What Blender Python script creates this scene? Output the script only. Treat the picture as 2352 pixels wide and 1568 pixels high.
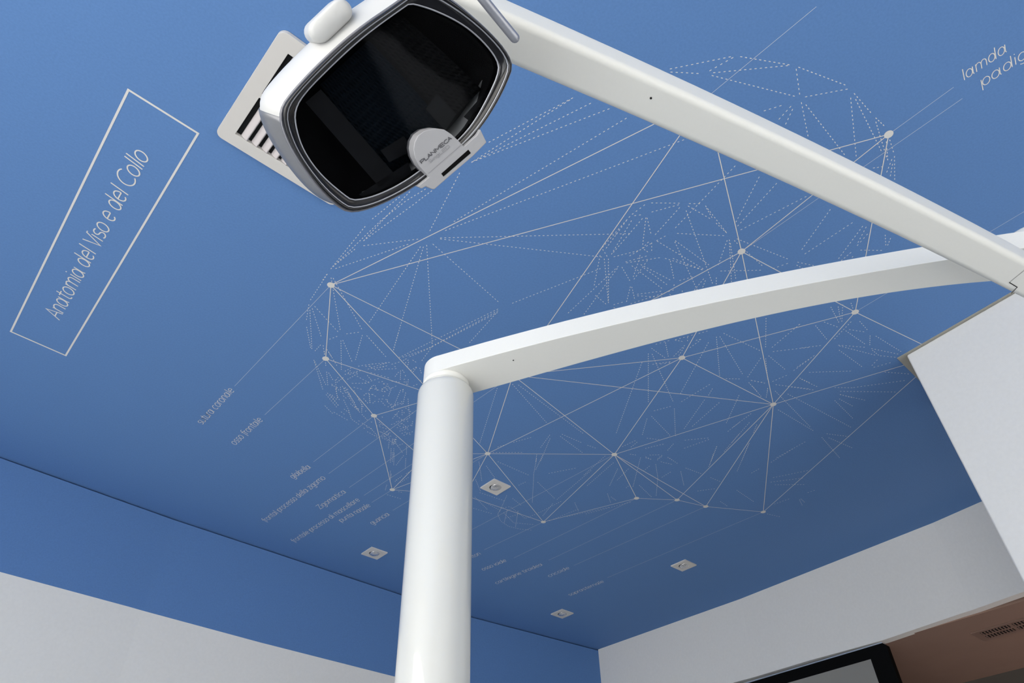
import bpy, bmesh, math, random
from mathutils import Vector, Matrix

for o in list(bpy.data.objects):
    bpy.data.objects.remove(o, do_unlink=True)
scene = bpy.context.scene
COL = scene.collection

cam = [[0.7512,-0.66,-0.0122],[-0.4406,-0.515,0.7353],[-0.4916,-0.5469,-0.6777]]
F = 1621.48
DASH = [[0.5245,1.4758,0.554,1.5444],[0.5666,1.5659,0.627,1.6467],[0.5375,1.4943,0.6325,1.6492],[0.5391,1.4845,0.625,1.5787],[0.539,1.4729,0.655,1.5265],[0.6483,1.5752,0.6624,1.541],[0.6741,1.5194,0.7039,1.4824],[0.6432,1.6522,0.6418,1.609],[0.6469,1.6058,0.677,1.6478],[0.6655,1.6162,0.6994,1.6404],[0.7155,1.4863,0.7642,1.6054],[0.7246,1.4808,0.8126,1.5196],[0.5179,1.3407,0.6546,1.5156],[0.5225,1.339,0.7038,1.4694],[0.678,1.5509,0.756,1.6769],[0.6806,1.546,0.7609,1.6186],[0.6599,1.6867,0.7626,1.8049],[0.6648,1.691,0.7583,1.7774],[0.7217,1.7121,0.7634,1.7746],[0.7284,1.7122,0.7624,1.7387],[0.6645,1.6295,0.6758,1.6448],[0.6951,1.6737,0.7075,1.692],[0.6762,1.6236,0.7358,1.6678],[0.7844,1.6263,0.8187,1.5797],[0.8019,1.6114,0.8188,1.5955],[0.8164,1.6195,0.8285,1.5974],[0.7663,1.6769,0.7743,1.6422],[0.7799,1.6772,0.7786,1.6547],[0.7857,1.6812,0.8022,1.6492],[0.7947,1.7067,0.8058,1.6536],[0.7697,1.734,0.7662,1.7098],[0.7769,1.7431,0.7801,1.7009],[0.8152,1.7136,0.8565,1.6778],[0.8303,1.7269,0.8623,1.7169],[0.7743,1.77,0.7728,1.7589],[0.7894,1.7696,0.8183,1.805],[0.7873,1.759,0.7974,1.7674],[0.7974,1.7503,0.8155,1.7787],[0.779,1.8083,0.8496,1.8467],[0.7805,1.8181,0.8502,1.8595],[0.7901,1.8083,0.8484,1.8477],[0.7972,1.8086,0.8274,1.8215],[0.8158,1.8023,0.8362,1.8188],[0.8416,1.8045,0.8926,1.8501],[0.8277,1.7874,0.8495,1.7945],[0.8094,1.7432,0.8546,1.7773],[0.8403,1.7767,0.9264,1.8333],[0.8893,1.813,0.9156,1.8206],[0.901,1.7833,0.922,1.8151],[0.8691,1.8702,0.8929,1.877],[0.8693,1.8499,0.9,1.8591],[0.8755,1.6775,0.8816,1.7004],[0.8835,1.7447,0.8834,1.7224],[0.8834,1.7224,0.9072,1.7181],[0.8911,1.7206,0.9225,1.765],[0.8883,1.755,0.9198,1.7705],[0.8062,1.7521,0.8289,1.7469],[0.8159,1.7595,0.8317,1.7713],[0.7945,1.4062,0.83,1.4867],[0.7348,1.485,0.8319,1.528],[0.8623,1.5057,0.8986,1.3641],[0.8692,1.4961,0.9085,1.4051],[0.8851,1.48,0.9058,1.417],[0.9113,1.3883,0.9276,1.4711],[0.8976,1.3739,0.9049,1.3818],[0.8809,1.5085,0.8842,1.4895],[0.8916,1.4881,0.8939,1.5163],[0.8972,1.4971,0.9108,1.5273],[0.8998,1.4836,0.9201,1.4863],[0.9409,1.4991,0.9648,1.5213],[0.9275,1.5336,0.9324,1.5012],[0.9384,1.5347,0.9335,1.5028],[0.8054,1.5969,0.8552,1.5392],[0.8102,1.6043,0.8205,1.595],[0.8353,1.5744,0.8487,1.5473],[0.8202,1.6072,0.8446,1.5546],[0.829,1.6035,0.8578,1.5586],[0.8344,1.6061,0.8895,1.5506],[0.8346,1.5949,0.8528,1.5692],[0.8617,1.5488,0.8774,1.5166],[0.8703,1.5504,0.8866,1.5454],[0.8315,1.6259,0.8987,1.6079],[0.8308,1.6421,0.8589,1.6564],[0.9023,1.5603,0.9074,1.5925],[0.9021,1.5501,0.9308,1.5938],[0.9038,1.5448,0.9208,1.5549],[0.8798,1.6533,0.892,1.6335],[0.8777,1.6902,0.883,1.7103],[0.8756,1.6798,0.8802,1.6691],[0.8802,1.6691,0.9044,1.6907],[0.9114,1.6779,0.9195,1.641],[0.8971,1.6493,0.9139,1.635],[0.9108,1.6675,0.914,1.6444],[0.9202,1.6676,0.9271,1.6454],[0.8977,1.6501,0.9006,1.6383],[0.9086,1.618,0.9388,1.603],[0.9228,1.6139,0.9278,1.603],[0.9339,1.5858,0.942,1.5762],[0.9439,1.5879,0.9483,1.5976],[0.9473,1.585,0.9623,1.6018],[0.9467,1.5696,0.9643,1.6001],[0.9636,1.6252,0.9698,1.6364],[0.9262,1.5581,0.9343,1.5696],[0.9796,1.5938,0.9876,1.5716],[0.9805,1.554,0.9848,1.549],[0.8782,1.6881,0.8826,1.7091],[0.883,1.7448,0.8839,1.7231],[0.8922,1.7216,0.9237,1.7654],[0.8982,1.7165,0.9196,1.7206],[0.9299,1.7616,0.93,1.74],[0.8903,1.6806,0.9055,1.6896],[0.9098,1.6667,0.9115,1.6775],[0.9115,1.6775,0.9247,1.6856],[0.9307,1.6434,0.9502,1.6931],[0.9607,1.6342,0.9917,1.7177],[0.9636,1.6236,0.9753,1.6439],[0.9809,1.6336,1.0129,1.6967],[0.9968,1.6818,1.0129,1.7025],[1.0061,1.6569,1.0777,1.7479],[0.9421,1.7284,0.9724,1.7427],[0.937,1.7327,0.9426,1.7436],[0.9298,1.7289,0.9464,1.7134],[0.9335,1.706,0.936,1.6955],[0.955,1.706,0.9671,1.7242],[0.9947,1.695,0.9922,1.7434],[0.9814,1.7322,0.9811,1.7484],[0.9768,1.7231,0.9988,1.7174],[0.8994,1.7619,0.9208,1.7708],[0.9029,1.7846,0.9313,1.8305],[0.8823,1.7792,0.8837,1.7667],[0.8702,1.8095,0.9197,1.8285],[0.89,1.8114,0.9159,1.82],[0.9364,1.8172,0.9351,1.8066],[0.8866,1.8449,0.9227,1.8841],[0.9227,1.8841,0.963,1.8958],[0.9443,1.8764,0.9544,1.877],[0.9814,1.9003,0.9936,1.9041],[0.9816,1.8815,0.9962,1.894],[0.9926,1.8846,1.0113,1.8906],[1.0113,1.8906,1.05,1.9117],[0.9806,1.8547,0.9928,1.8521],[0.9943,1.8023,1.0046,1.8055],[1.0235,1.7344,1.0325,1.7908],[1.0274,1.7222,1.0481,1.752],[1.0384,1.7275,1.0473,1.7378],[1.024,1.759,1.0369,1.7586],[1.0498,1.7991,1.0575,1.7909],[1.0683,1.756,1.0869,1.7706],[1.0941,1.7522,1.1114,1.7837],[1.0853,1.8044,1.1164,1.8076],[1.0693,1.7886,1.1087,1.8016],[1.0458,1.8723,1.0782,1.8654],[1.0742,1.872,1.0736,1.9014],[1.0811,1.8949,1.092,1.8858],[1.0663,1.9108,1.0969,1.9108],[1.1005,1.8883,1.118,1.9192],[1.1095,1.8839,1.1249,1.9166],[1.1043,1.8689,1.1165,1.8942],[1.0464,1.8234,1.0572,1.805],[1.0694,1.8131,1.0738,1.7878],[1.0744,1.8277,1.08,1.8041],[1.0928,1.8372,1.1051,1.811],[1.1078,1.8467,1.1156,1.821],[1.1162,1.8268,1.1411,1.828],[1.0043,1.8346,1.0231,1.8432],[1.0138,1.8542,1.0305,1.8369],[1.1035,1.8875,1.1232,1.9278],[1.1077,1.884,1.1274,1.9243],[1.1119,1.8804,1.1296,1.916],[1.1403,1.9219,1.1498,1.8903],[1.1319,1.944,1.1871,2.0304],[1.1498,1.9637,1.189,2.0197],[1.1397,1.9374,1.1724,1.9887],[1.1574,1.9616,1.2065,2.0369],[1.2169,2.0745,1.2476,2.1199],[1.2321,2.09,1.2629,2.1459],[1.1658,1.8939,1.2022,1.9457],[1.2125,1.9637,1.2545,2.0287],[1.195,1.9518,1.2131,2.0313],[1.2765,2.1344,1.2732,2.0743],[1.2732,2.1226,1.275,2.0871],[1.2643,2.1693,1.2847,2.2122],[1.2759,2.0577,1.2795,2.0358],[1.306,2.235,1.3731,2.2252],[1.3284,2.1855,1.3468,2.1802],[1.2975,2.1265,1.299,2.0669],[1.0414,1.8825,1.0667,1.8815],[1.0634,1.9091,1.0728,1.8681],[0.4938,1.1215,0.5021,1.3082],[0.5191,0.9957,0.5176,1.0849],[0.5176,1.0849,0.5175,1.1721],[0.5287,0.985,0.515,1.078],[0.515,1.078,0.5023,1.3185],[0.5523,0.9683,0.5163,1.1732],[0.5157,1.2061,0.5031,1.2969],[0.524,1.1868,0.6277,1.0661],[0.5102,1.3087,0.6169,1.0978],[0.5042,1.3366,0.5074,1.3707],[0.5046,1.3348,0.5204,1.463],[0.5796,0.8267,0.6336,1.0289],[0.6451,1.0824,0.7022,1.4304],[0.6505,1.0777,0.83,1.4877],[0.6531,1.0674,0.9071,1.384],[0.6621,1.0557,0.946,1.1073],[0.6655,1.0288,1.0491,0.6788],[0.6673,1.0312,1.0517,0.7857],[0.9624,1.1265,0.8992,1.3643],[0.9672,1.1321,0.9075,1.4052],[0.971,1.1385,0.9061,1.4172],[0.9684,1.1456,0.9906,1.3046],[0.9769,1.0879,1.0783,0.8158],[0.5457,0.9208,0.529,0.9847],[0.5606,0.915,0.5518,0.9668],[0.5195,0.9539,0.5188,0.9953],[0.5095,0.9837,0.4942,1.0955],[0.6528,0.4999,0.579,0.7205],[0.651,0.5079,0.5844,0.7846],[0.6934,0.4825,0.5827,0.791],[0.7363,0.464,0.5819,0.79],[0.7835,0.4538,0.6616,0.9625],[0.936,0.3913,0.6618,1.0007],[1.0097,0.5798,1.0718,0.5277],[1.0044,0.5881,1.0021,0.639],[1.0021,0.639,1.0256,0.7661],[1.0049,0.6539,1.0358,0.7615],[1.0072,0.6365,1.0236,0.6176],[1.0337,0.5988,1.0731,0.5316],[1.0152,0.6459,1.0634,0.7672],[1.0325,0.6223,1.0618,0.759],[1.0358,0.6156,1.1038,0.6864],[1.0374,0.6142,1.0917,0.6459],[1.1119,0.6609,1.1398,0.6846],[1.126,0.6204,1.1187,0.654],[1.1057,0.6642,1.111,0.6967],[1.1164,0.6631,1.1039,0.7376],[1.11,0.7039,1.0719,0.7683],[1.1142,0.693,1.1351,0.6918],[1.1221,0.7103,1.13,0.7205],[1.0271,0.7659,1.0622,0.7778],[1.0793,0.5352,1.1015,0.6424],[1.1185,0.6506,1.3023,0.6297],[1.0386,0.7837,1.1125,0.8784],[1.056,0.7853,1.1899,0.8945],[1.0651,0.7776,1.1962,0.8996],[1.1111,0.7596,1.1423,0.7009],[1.1149,0.7601,1.1751,0.681],[1.1289,0.717,1.173,0.7826],[1.1534,0.7091,1.1812,0.7884],[1.1487,0.7357,1.2643,0.718],[1.1652,0.7378,1.2719,0.7365],[1.1333,0.7547,1.2718,0.7559],[1.1162,0.7752,1.1778,0.7973],[1.1919,0.8083,1.233,0.8617],[1.1952,0.8074,1.2416,0.8365],[1.2297,0.8207,1.2775,0.7621],[1.2339,0.8243,1.3099,0.7685],[1.2092,0.896,1.2249,0.8644],[1.2449,0.86,1.3012,0.7337],[1.2158,0.9021,1.2282,0.8978],[1.1385,0.901,1.1952,0.9058],[1.2023,0.6708,1.2671,0.7096],[1.2819,0.7209,1.2895,0.7285],[1.3012,0.7562,1.3124,0.7559],[1.133,1.0094,1.1084,0.777],[1.1116,0.7849,1.1739,0.9817],[1.1831,0.6768,1.3031,0.6333],[1.1998,0.6625,1.304,0.6325],[1.0857,0.517,1.113,0.4944],[1.0889,0.5217,1.1727,0.5082],[1.1229,0.4905,1.2418,0.5086],[1.1318,0.4931,1.1741,0.5041],[1.1907,0.5072,1.2461,0.5088],[1.1397,0.5996,1.2476,0.5172],[1.2769,0.5107,1.2991,0.512],[1.0838,0.3642,1.1246,0.5922],[1.0974,0.5325,1.3677,0.6485],[1.1552,0.617,1.3025,0.6101],[1.1576,0.619,1.355,0.6935],[1.2628,0.5204,1.3216,0.5958],[1.2651,0.5164,1.4048,0.6099],[1.2771,0.5221,1.403,0.5935],[1.2774,0.5038,1.4522,0.4516],[1.3358,0.5123,1.4195,0.5138],[1.1553,0.3444,1.2332,0.4736],[1.2063,0.326,1.2468,0.4792],[1.3011,0.2986,1.262,0.4816],[1.3406,0.6054,1.4303,0.524],[1.4775,0.4426,1.5413,0.4112],[1.3522,0.6243,1.3871,0.6509],[1.3298,0.6497,1.3472,0.7012],[1.3381,0.651,1.364,0.6868],[1.2816,0.7057,1.3023,0.6662],[1.2819,0.7201,1.2894,0.7285],[1.3168,0.7198,1.329,0.7287],[1.3834,0.2801,1.4507,0.4107],[1.4695,0.2638,1.4696,0.4148],[1.4999,0.2524,1.5588,0.3616],[1.5087,0.2475,1.5473,0.2961],[1.5349,0.2563,1.5548,0.3039],[1.5725,0.3045,1.624,0.2616],[1.5731,0.229,1.6152,0.249],[1.5963,0.2243,1.6184,0.2463],[1.562,0.3207,1.5703,0.3606],[1.5783,0.3242,1.5835,0.3345],[1.4853,0.4493,1.5169,0.4435],[1.4465,0.5041,1.4654,0.4576],[0.7637,0.3166,0.8469,0.2053],[0.7695,0.3195,0.8251,0.2765],[0.835,0.2627,0.8512,0.2016],[0.8435,0.2584,0.9597,0.1346],[0.8577,0.196,0.9611,0.1322],[0.8455,0.2635,1.0359,0.1662],[0.9745,0.1276,1.0412,0.1595],[0.9754,0.1249,1.0991,0.076],[1.0508,0.1554,1.1108,0.0761],[1.0548,0.1646,1.1512,0.2052],[1.0674,0.1622,1.2649,0.1729],[1.0316,0.1975,1.0092,0.2385],[1.0475,0.1837,1.0569,0.228],[1.0555,0.1854,1.0815,0.2245],[1.1305,0.0836,1.2909,0.1578],[1.1427,0.079,1.3229,0.1086],[1.1263,0.0745,1.2078,0.0734],[1.2227,0.0729,1.2629,0.0696],[1.2327,0.0767,1.2831,0.0909],[1.2831,0.0909,1.3499,0.1091],[1.3017,0.0858,1.3599,0.1119],[1.3025,0.0785,1.3498,0.091],[1.3559,0.0925,1.4281,0.1286],[1.3602,0.1002,1.391,0.1319],[1.3742,0.1065,1.409,0.1307],[1.3491,0.148,1.3678,0.1256],[1.2014,1.414,1.3657,1.7085],[1.2248,1.3668,1.4677,1.453],[1.2427,1.3574,1.6146,1.4137],[1.4538,1.6244,1.486,1.5527],[1.4298,1.6852,1.4425,1.6554],[1.4382,1.7241,1.5279,1.6482],[1.5254,1.4963,1.5574,1.5843],[1.5412,1.5129,1.6199,1.6499],[1.5756,1.6225,1.6082,1.6639],[1.554,1.4674,1.6521,1.4587],[1.5579,1.4802,1.7041,1.5039],[1.4425,0.9455,1.5173,0.9476],[1.4563,0.8981,1.5202,0.9381],[1.4398,0.9286,1.4621,0.8823],[1.4698,0.8743,1.4981,0.818],[1.5033,0.8082,1.5182,0.7769],[1.4703,0.8739,1.4979,0.8598],[1.4884,0.8355,1.5097,0.8524],[1.5143,0.8648,1.5308,0.9275],[1.52,0.8738,1.5414,0.9143],[1.5344,0.815,1.5215,0.8328],[1.5341,0.8234,1.5369,0.8676],[1.5065,0.9973,1.5445,0.946],[1.5239,0.981,1.5479,0.9488],[1.5595,0.8074,1.7019,1.0362],[1.4653,0.9611,1.7161,1.0783],[1.4551,0.967,1.654,1.1375],[1.4727,1.0079,1.7055,1.3357],[1.7356,0.9332,1.7377,1.0631],[1.6032,0.6262,1.7213,0.7074],[1.5569,0.7765,1.7257,0.8885],[1.5631,0.7694,1.7772,0.8332],[1.5596,0.7542,1.7216,0.7263],[1.7078,0.5718,1.736,0.6965],[1.7523,0.7053,1.8271,0.6134],[1.7502,0.7425,1.8031,0.8338],[1.7585,0.7229,1.8648,0.7266],[1.7499,0.8849,1.791,0.8518],[1.8194,0.8352,1.8658,0.813],[1.8246,0.8443,1.8922,0.8553],[1.9042,0.7939,2.0157,0.7302],[1.884,0.7936,1.893,0.7362],[1.8894,0.715,1.8777,0.6443],[1.9362,0.7203,1.9874,0.7113],[1.7629,0.7352,1.8658,0.7956],[1.9017,0.8196,1.9206,0.8344],[1.5269,0.8256,1.5328,0.8139],[1.7105,0.4729,1.7963,0.4937],[1.7267,0.4571,1.786,0.4833],[1.7284,0.4428,1.7999,0.4868],[1.7416,0.4243,1.7729,0.4342],[1.8338,0.4481,1.8947,0.4525],[1.8437,0.4903,1.8954,0.4618],[1.8407,0.4987,1.9499,0.4902],[1.9203,0.4585,1.9664,0.4843],[1.9352,0.4497,2.0741,0.4321],[1.818,0.4636,1.8528,0.5445],[1.7534,0.5228,1.8124,0.5052],[1.7479,0.5469,1.8367,0.5583],[1.8072,0.635,1.8479,0.5836],[1.8838,0.5508,1.9641,0.4967],[1.98,0.4893,2.0784,0.4432],[1.89,0.5497,2.0252,0.4951],[1.9075,0.5597,2.0466,0.553],[1.9893,0.4897,2.035,0.4888],[2.035,0.4888,2.086,0.456],[2.0481,0.4992,2.0653,0.5326],[1.9337,0.685,2.0386,0.5866],[1.8734,0.6227,1.883,0.6971],[1.9459,0.7201,2.0281,0.7059],[2.0982,0.4781,2.0751,0.5331],[2.1249,0.5196,2.2015,0.4679],[2.1055,0.6709,2.2602,0.544],[2.122,0.6307,2.2235,0.4926],[2.1207,0.6796,2.223,0.6366],[1.708,0.5732,1.7096,0.5835],[1.7042,1.159,1.7316,1.0978],[1.7203,1.1817,1.8696,1.2157],[1.7479,1.0986,1.8865,1.206],[1.7889,0.9974,1.8739,1.1572],[1.8415,0.9732,1.8846,1.1301],[1.8594,0.905,1.9634,1.0364],[1.7199,1.1994,1.7871,1.2811],[1.8116,1.2835,1.8592,1.2572],[1.7856,1.3813,1.7941,1.3171],[1.8057,1.319,1.8139,1.3621],[1.93,1.2018,1.9897,1.1302],[1.8596,1.3331,1.893,1.264],[1.972,1.2379,1.9986,1.1343],[1.9172,1.2387,1.937,1.287],[1.9055,1.3506,1.9365,1.3218],[1.9521,1.3486,1.9446,1.315],[1.9014,1.3665,1.9386,1.365],[1.9695,1.3138,2.0151,1.3156],[1.8444,1.3948,1.8698,1.3808],[1.7826,0.9785,1.7594,0.9424],[2.0549,1.1435,2.1239,1.2235],[1.9934,0.9976,2.0094,1.0649],[2.0526,1.042,2.108,1.152],[1.8222,0.8345,1.8761,0.8097],[1.8516,0.8481,1.9282,0.8625],[1.9004,0.8183,1.946,0.8555],[1.9451,0.7724,2.0336,0.7226],[1.9329,0.8124,2.216,0.8488],[1.9796,0.7945,2.3344,0.7527],[2.0328,0.8668,2.2471,0.8541],[2.1369,0.7074,2.2884,0.7206],[2.1415,0.6931,2.2213,0.6833],[2.1202,0.6788,2.1771,0.6587],[2.3042,0.8564,2.4865,0.8863],[2.3265,0.8421,2.461,0.8188],[2.2976,0.8342,2.3835,0.7868],[2.0721,0.672,2.1244,0.6294],[1.9809,0.9386,2.0016,1.0353],[2.0207,0.9744,2.0811,1.0974],[2.0523,0.9654,2.0885,1.0069],[2.1336,1.0576,2.2144,1.1469],[2.2856,0.9098,2.2968,1.0468],[1.492,1.7573,1.6534,1.7516],[1.5919,1.6411,1.6588,1.7303],[1.6588,1.7303,1.8065,1.8999],[1.5943,1.6079,1.6469,1.7072],[1.439,1.8021,1.5385,1.9051],[1.4778,1.8067,1.5607,1.8523],[1.7009,1.6947,1.7586,1.5937],[1.6706,1.8368,1.6765,1.7944],[1.7104,1.7658,1.8553,1.8156],[1.8145,1.5656,1.8674,1.8177],[1.876,1.8477,1.9163,1.9549],[1.9383,1.7828,2.0068,1.8267],[1.7174,1.9256,1.7881,1.9468],[1.6856,1.922,1.7519,2.0473],[1.6433,2.0938,1.7388,2.0778],[1.6762,1.4568,1.7192,1.4492],[1.8929,1.3807,2.0352,1.5461],[1.8841,1.4901,1.9563,1.6014],[1.9908,1.6458,2.0574,1.6889],[2.0208,1.6551,2.0617,1.6616],[1.782,1.4596,1.8187,1.6139],[1.8858,1.6609,1.8405,1.4704],[1.9174,1.462,1.9474,1.5538],[2.0134,1.5477,2.0192,1.5708],[2.0412,1.5187,2.1547,1.5481],[1.9729,1.3738,2.0575,1.4337],[2.0575,1.4337,2.1619,1.5304],[2.0883,1.3437,2.1843,1.4036],[1.9791,1.3128,2.039,1.3178],[1.974,1.3524,2.0256,1.3343],[1.9089,1.3722,1.9374,1.3632],[1.9581,1.3557,1.9506,1.3219],[2.0826,1.3172,2.1686,1.3024],[2.0677,1.4251,2.063,1.3704],[2.0882,1.1856,2.1431,1.2453],[1.9654,1.3955,1.9774,1.4427],[2.0552,1.1453,2.15,1.2549],[2.1305,1.0518,2.2619,1.2019],[2.2903,0.9653,2.3086,1.0799],[2.3112,1.1304,2.3157,1.1745],[2.4094,1.1381,2.4721,1.0124],[2.4304,1.1637,2.5065,1.0561],[2.3756,1.286,2.513,1.2955],[2.3989,1.3847,2.4579,1.3894],[2.2588,1.3974,2.3021,1.3351],[2.2139,1.297,2.274,1.2894],[2.6205,1.112,2.6262,1.0748],[2.5943,1.2542,2.6065,1.1832],[2.6415,1.1604,2.6981,1.1806],[2.641,1.1541,2.6829,1.1592],[2.6408,1.3194,2.7108,1.2963],[2.4608,1.1632,2.5552,1.0804],[1.7576,2.0652,1.7368,2.0154],[1.7368,2.0154,1.7577,1.9836],[1.7576,2.0652,1.8069,2.1028],[1.8069,2.1028,1.8635,2.1161],[1.8635,2.1161,1.9143,2.1044],[1.9143,2.1044,1.9666,2.0762],[1.7663,2.0385,1.8604,2.078],[1.8064,2.0734,1.828,1.9964],[1.8604,2.078,1.9377,2.0335],[1.7577,1.9836,1.8724,2.0179],[1.7646,2.0111,1.8285,2.1048],[1.8047,1.987,1.8921,2.1024],[1.8724,2.0179,1.8855,1.9384],[1.5836,1.9788,1.7105,1.9627],[1.5099,1.9107,1.5847,1.969],[1.6386,2.0231,1.7482,2.0344],[1.8855,1.9384,1.8906,1.811],[1.9659,1.9693,1.9924,1.81],[1.997,1.8935,2.0807,1.7167],[2.0441,1.8245,2.1186,1.6284],[1.5917,2.0169,1.7012,2.0643],[1.0043,1.9129,1.0566,1.9186],[1.0378,1.8845,1.0922,1.8812],[1.065,1.8971,1.1235,1.913],[1.0076,1.8611,1.0542,1.8529],[1.0204,1.7618,1.0761,1.7753],[1.0549,1.7933,1.0759,1.7483],[1.0877,1.8245,1.1057,1.7743],[1.1193,1.851,1.1337,1.803],[0.9933,1.7354,1.0044,1.6936],[1.0278,1.7061,1.0727,1.7174],[1.1108,1.8944,1.1843,1.9444],[1.0908,1.8932,1.1268,1.9551],[0.9612,1.8798,1.0124,1.8883],[0.9717,1.8538,0.9333,1.8359],[0.7649,1.7577,0.8287,1.7799],[0.7641,1.7285,0.8243,1.815],[0.7985,1.7442,0.8825,1.7973],[0.8336,1.7602,0.9104,1.8222],[0.8407,1.7387,0.9186,1.7989],[0.7741,1.6905,0.8055,1.6346],[0.8069,1.6684,0.864,1.6732],[0.8475,1.6873,0.8731,1.6296],[0.8766,1.6928,0.932,1.6764],[0.8092,1.8758,0.8579,1.8999],[0.8514,1.8889,0.9189,1.8986],[0.923,1.684,0.9389,1.6245],[0.9486,1.7092,1.0061,1.7409]]
SOLID = [[0.5344,1.3686,0.8826,0.3056],[0.5344,1.3686,1.2903,0.0738],[0.5344,1.3686,0.6874,1.659],[0.5344,1.3686,1.1983,1.3316],[0.5344,1.3686,1.4304,1.7399],[0.6874,1.659,0.9725,1.8159],[0.6874,1.659,1.0722,1.5818],[0.9725,1.8159,1.1983,1.3316],[0.9725,1.8159,1.3031,2.1886],[0.9725,1.8159,1.5552,2.0341],[1.3031,2.1886,1.2582,1.8876],[1.3031,2.1886,1.4304,1.7399],[1.3031,2.1886,1.5552,2.0341],[1.4304,1.7399,1.2582,1.8876],[1.4304,1.7399,1.1983,1.3316],[1.4304,1.7399,1.8019,1.4331],[1.4304,1.7399,1.9538,1.9895],[1.4304,1.7399,1.5556,0.9117],[1.4304,1.7399,1.5552,2.0341],[1.8019,1.4331,1.1983,1.3316],[1.8019,1.4331,1.5556,0.9117],[1.8019,1.4331,1.9538,1.9895],[1.8019,1.4331,2.1126,1.5943],[1.8019,1.4331,2.2529,1.4945],[1.8019,1.4331,2.389,1.4503],[1.8019,1.4331,1.9956,0.8598],[1.9538,1.9895,1.5552,2.0341],[1.9538,1.9895,2.1126,1.5943],[2.1126,1.5943,2.2529,1.4945],[2.2529,1.4945,2.389,1.4503],[2.389,1.4503,2.6163,1.3193],[2.2529,1.4945,1.9956,0.8598],[2.389,1.4503,1.9956,0.8598],[2.6163,1.3193,1.9956,0.8598],[2.6163,1.3193,2.182,0.3514],[1.9956,0.8598,2.182,0.3514],[1.7896,0.4367,2.182,0.3514],[1.9956,0.8598,1.1983,1.3316],[1.9956,0.8598,1.5556,0.9117],[1.9956,0.8598,1.3279,0.5211],[1.9956,0.8598,1.7896,0.4367],[1.5556,0.9117,1.1983,1.3316],[1.5556,0.9117,1.7896,0.4367],[1.5556,0.9117,1.3279,0.5211],[1.3279,0.5211,0.8826,0.3056],[1.3279,0.5211,1.7896,0.4367],[1.3279,0.5211,1.2903,0.0738],[1.3279,0.5211,1.1983,1.3316],[1.7896,0.4367,1.2903,0.0738],[0.8826,0.3056,1.1983,1.3316]]
LEAD = [[0.5344,1.3686,0.5287,1.9771],[0.6874,1.659,0.6788,2.0589],[0.9725,1.8159,0.9588,2.2129],[1.0722,1.5818,1.0458,2.2482],[1.1983,1.3316,1.1617,2.286],[1.2582,1.8876,1.24,2.2996],[1.3031,2.1886,1.295,2.3262],[1.4304,1.7399,1.3986,2.3259],[1.8019,1.4331,1.7556,2.3108],[1.9538,1.9895,1.9241,2.3563],[2.1126,1.5943,2.0845,2.3321],[2.2529,1.4945,2.2261,2.2436],[2.389,1.4503,2.3575,2.2064],[2.6163,1.3193,2.5811,2.1962],[0.8826,0.3056,0.8909,0.0266],[1.2903,0.0738,1.2879,-0.0824],[1.3279,0.5211,1.3311,-0.0833],[1.7896,0.4367,1.7806,-0.1225]]
DOTS = [[0.5344,1.3686],[0.6874,1.659],[0.9725,1.8159],[1.3031,2.1886],[1.4304,1.7399],[1.8019,1.4331],[1.9538,1.9895],[2.1126,1.5943],[2.2529,1.4945],[2.389,1.4503],[2.6163,1.3193],[1.9956,0.8598],[1.5556,0.9117],[1.3279,0.5211],[1.7896,0.4367],[1.2903,0.0738],[0.8826,0.3056],[1.1983,1.3316],[1.5552,2.0341],[1.0722,1.5818],[1.2582,1.8876]]
TEXT = [["Anatomia del Viso e del Collo",[-0.0068,2.0221],[-0.0162,1.2862],1],["sutura coronale",[0.538,2.2561],[0.5399,2.0011],0],["osso frontale",[0.6838,2.3005],[0.6898,2.0925],0],["glabella",[0.9598,2.3708],[0.9723,2.2533],0],["frontal processo della zigomo",[1.0404,2.7596],[1.0556,2.2857],0],["Zigomatica",[1.1612,2.5117],[1.1729,2.324],0],["frontale processo di mascellare",[1.2258,2.8485],[1.2502,2.3432],0],["punta nasale",[1.288,2.5518],[1.3087,2.3538],0],["guancia",[1.4032,2.4844],[1.411,2.3637],0],["menton",[1.9344,2.5108],[1.9412,2.3992],0],["osso ioide",[2.0606,2.5277],[2.0803,2.3771],0],["cartilagine tiroidea",[2.2102,2.6029],[2.2403,2.2979],0],["cricoide",[2.3574,2.3758],[2.3664,2.242],0],["soprasternale",[2.5929,2.4704],[2.6064,2.2406],0],["lamda",[1.2893,-0.1043],[1.2934,-0.1969],0],["padiglione",[1.3373,-0.1238],[1.342,-0.3021],0]]
BOX = [[-0.1166,1.1442],[0.0462,1.1478],[0.0569,2.1784],[-0.103,2.1702]]
DL = [[1.6068,1.902],[1.555,2.7045],[2.7604,1.8645],[2.721,2.6596]]
WL = [[-2.6,2.9],[0.048,2.933],[0.728,2.979],[1.9,3.002],[2.375,3.0],[3.271,2.915]]
WR = [[3.271,2.915],[3.309,1.928],[3.278,0.889],[3.254,0.678],[3.2,-2.2]]
BAND = [[0.2234,2.9449,2.502],[0.6822,2.9759,2.5057],[1.2321,2.9889,2.5001],[1.915,3.0023,2.5024]]
FAS = [[3.3051,2.03,2.5196],[3.3005,1.6414,2.5158],[3.2898,1.2838,2.505],[3.2798,0.9503,2.513],[3.2547,0.6839,2.515]]
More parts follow.
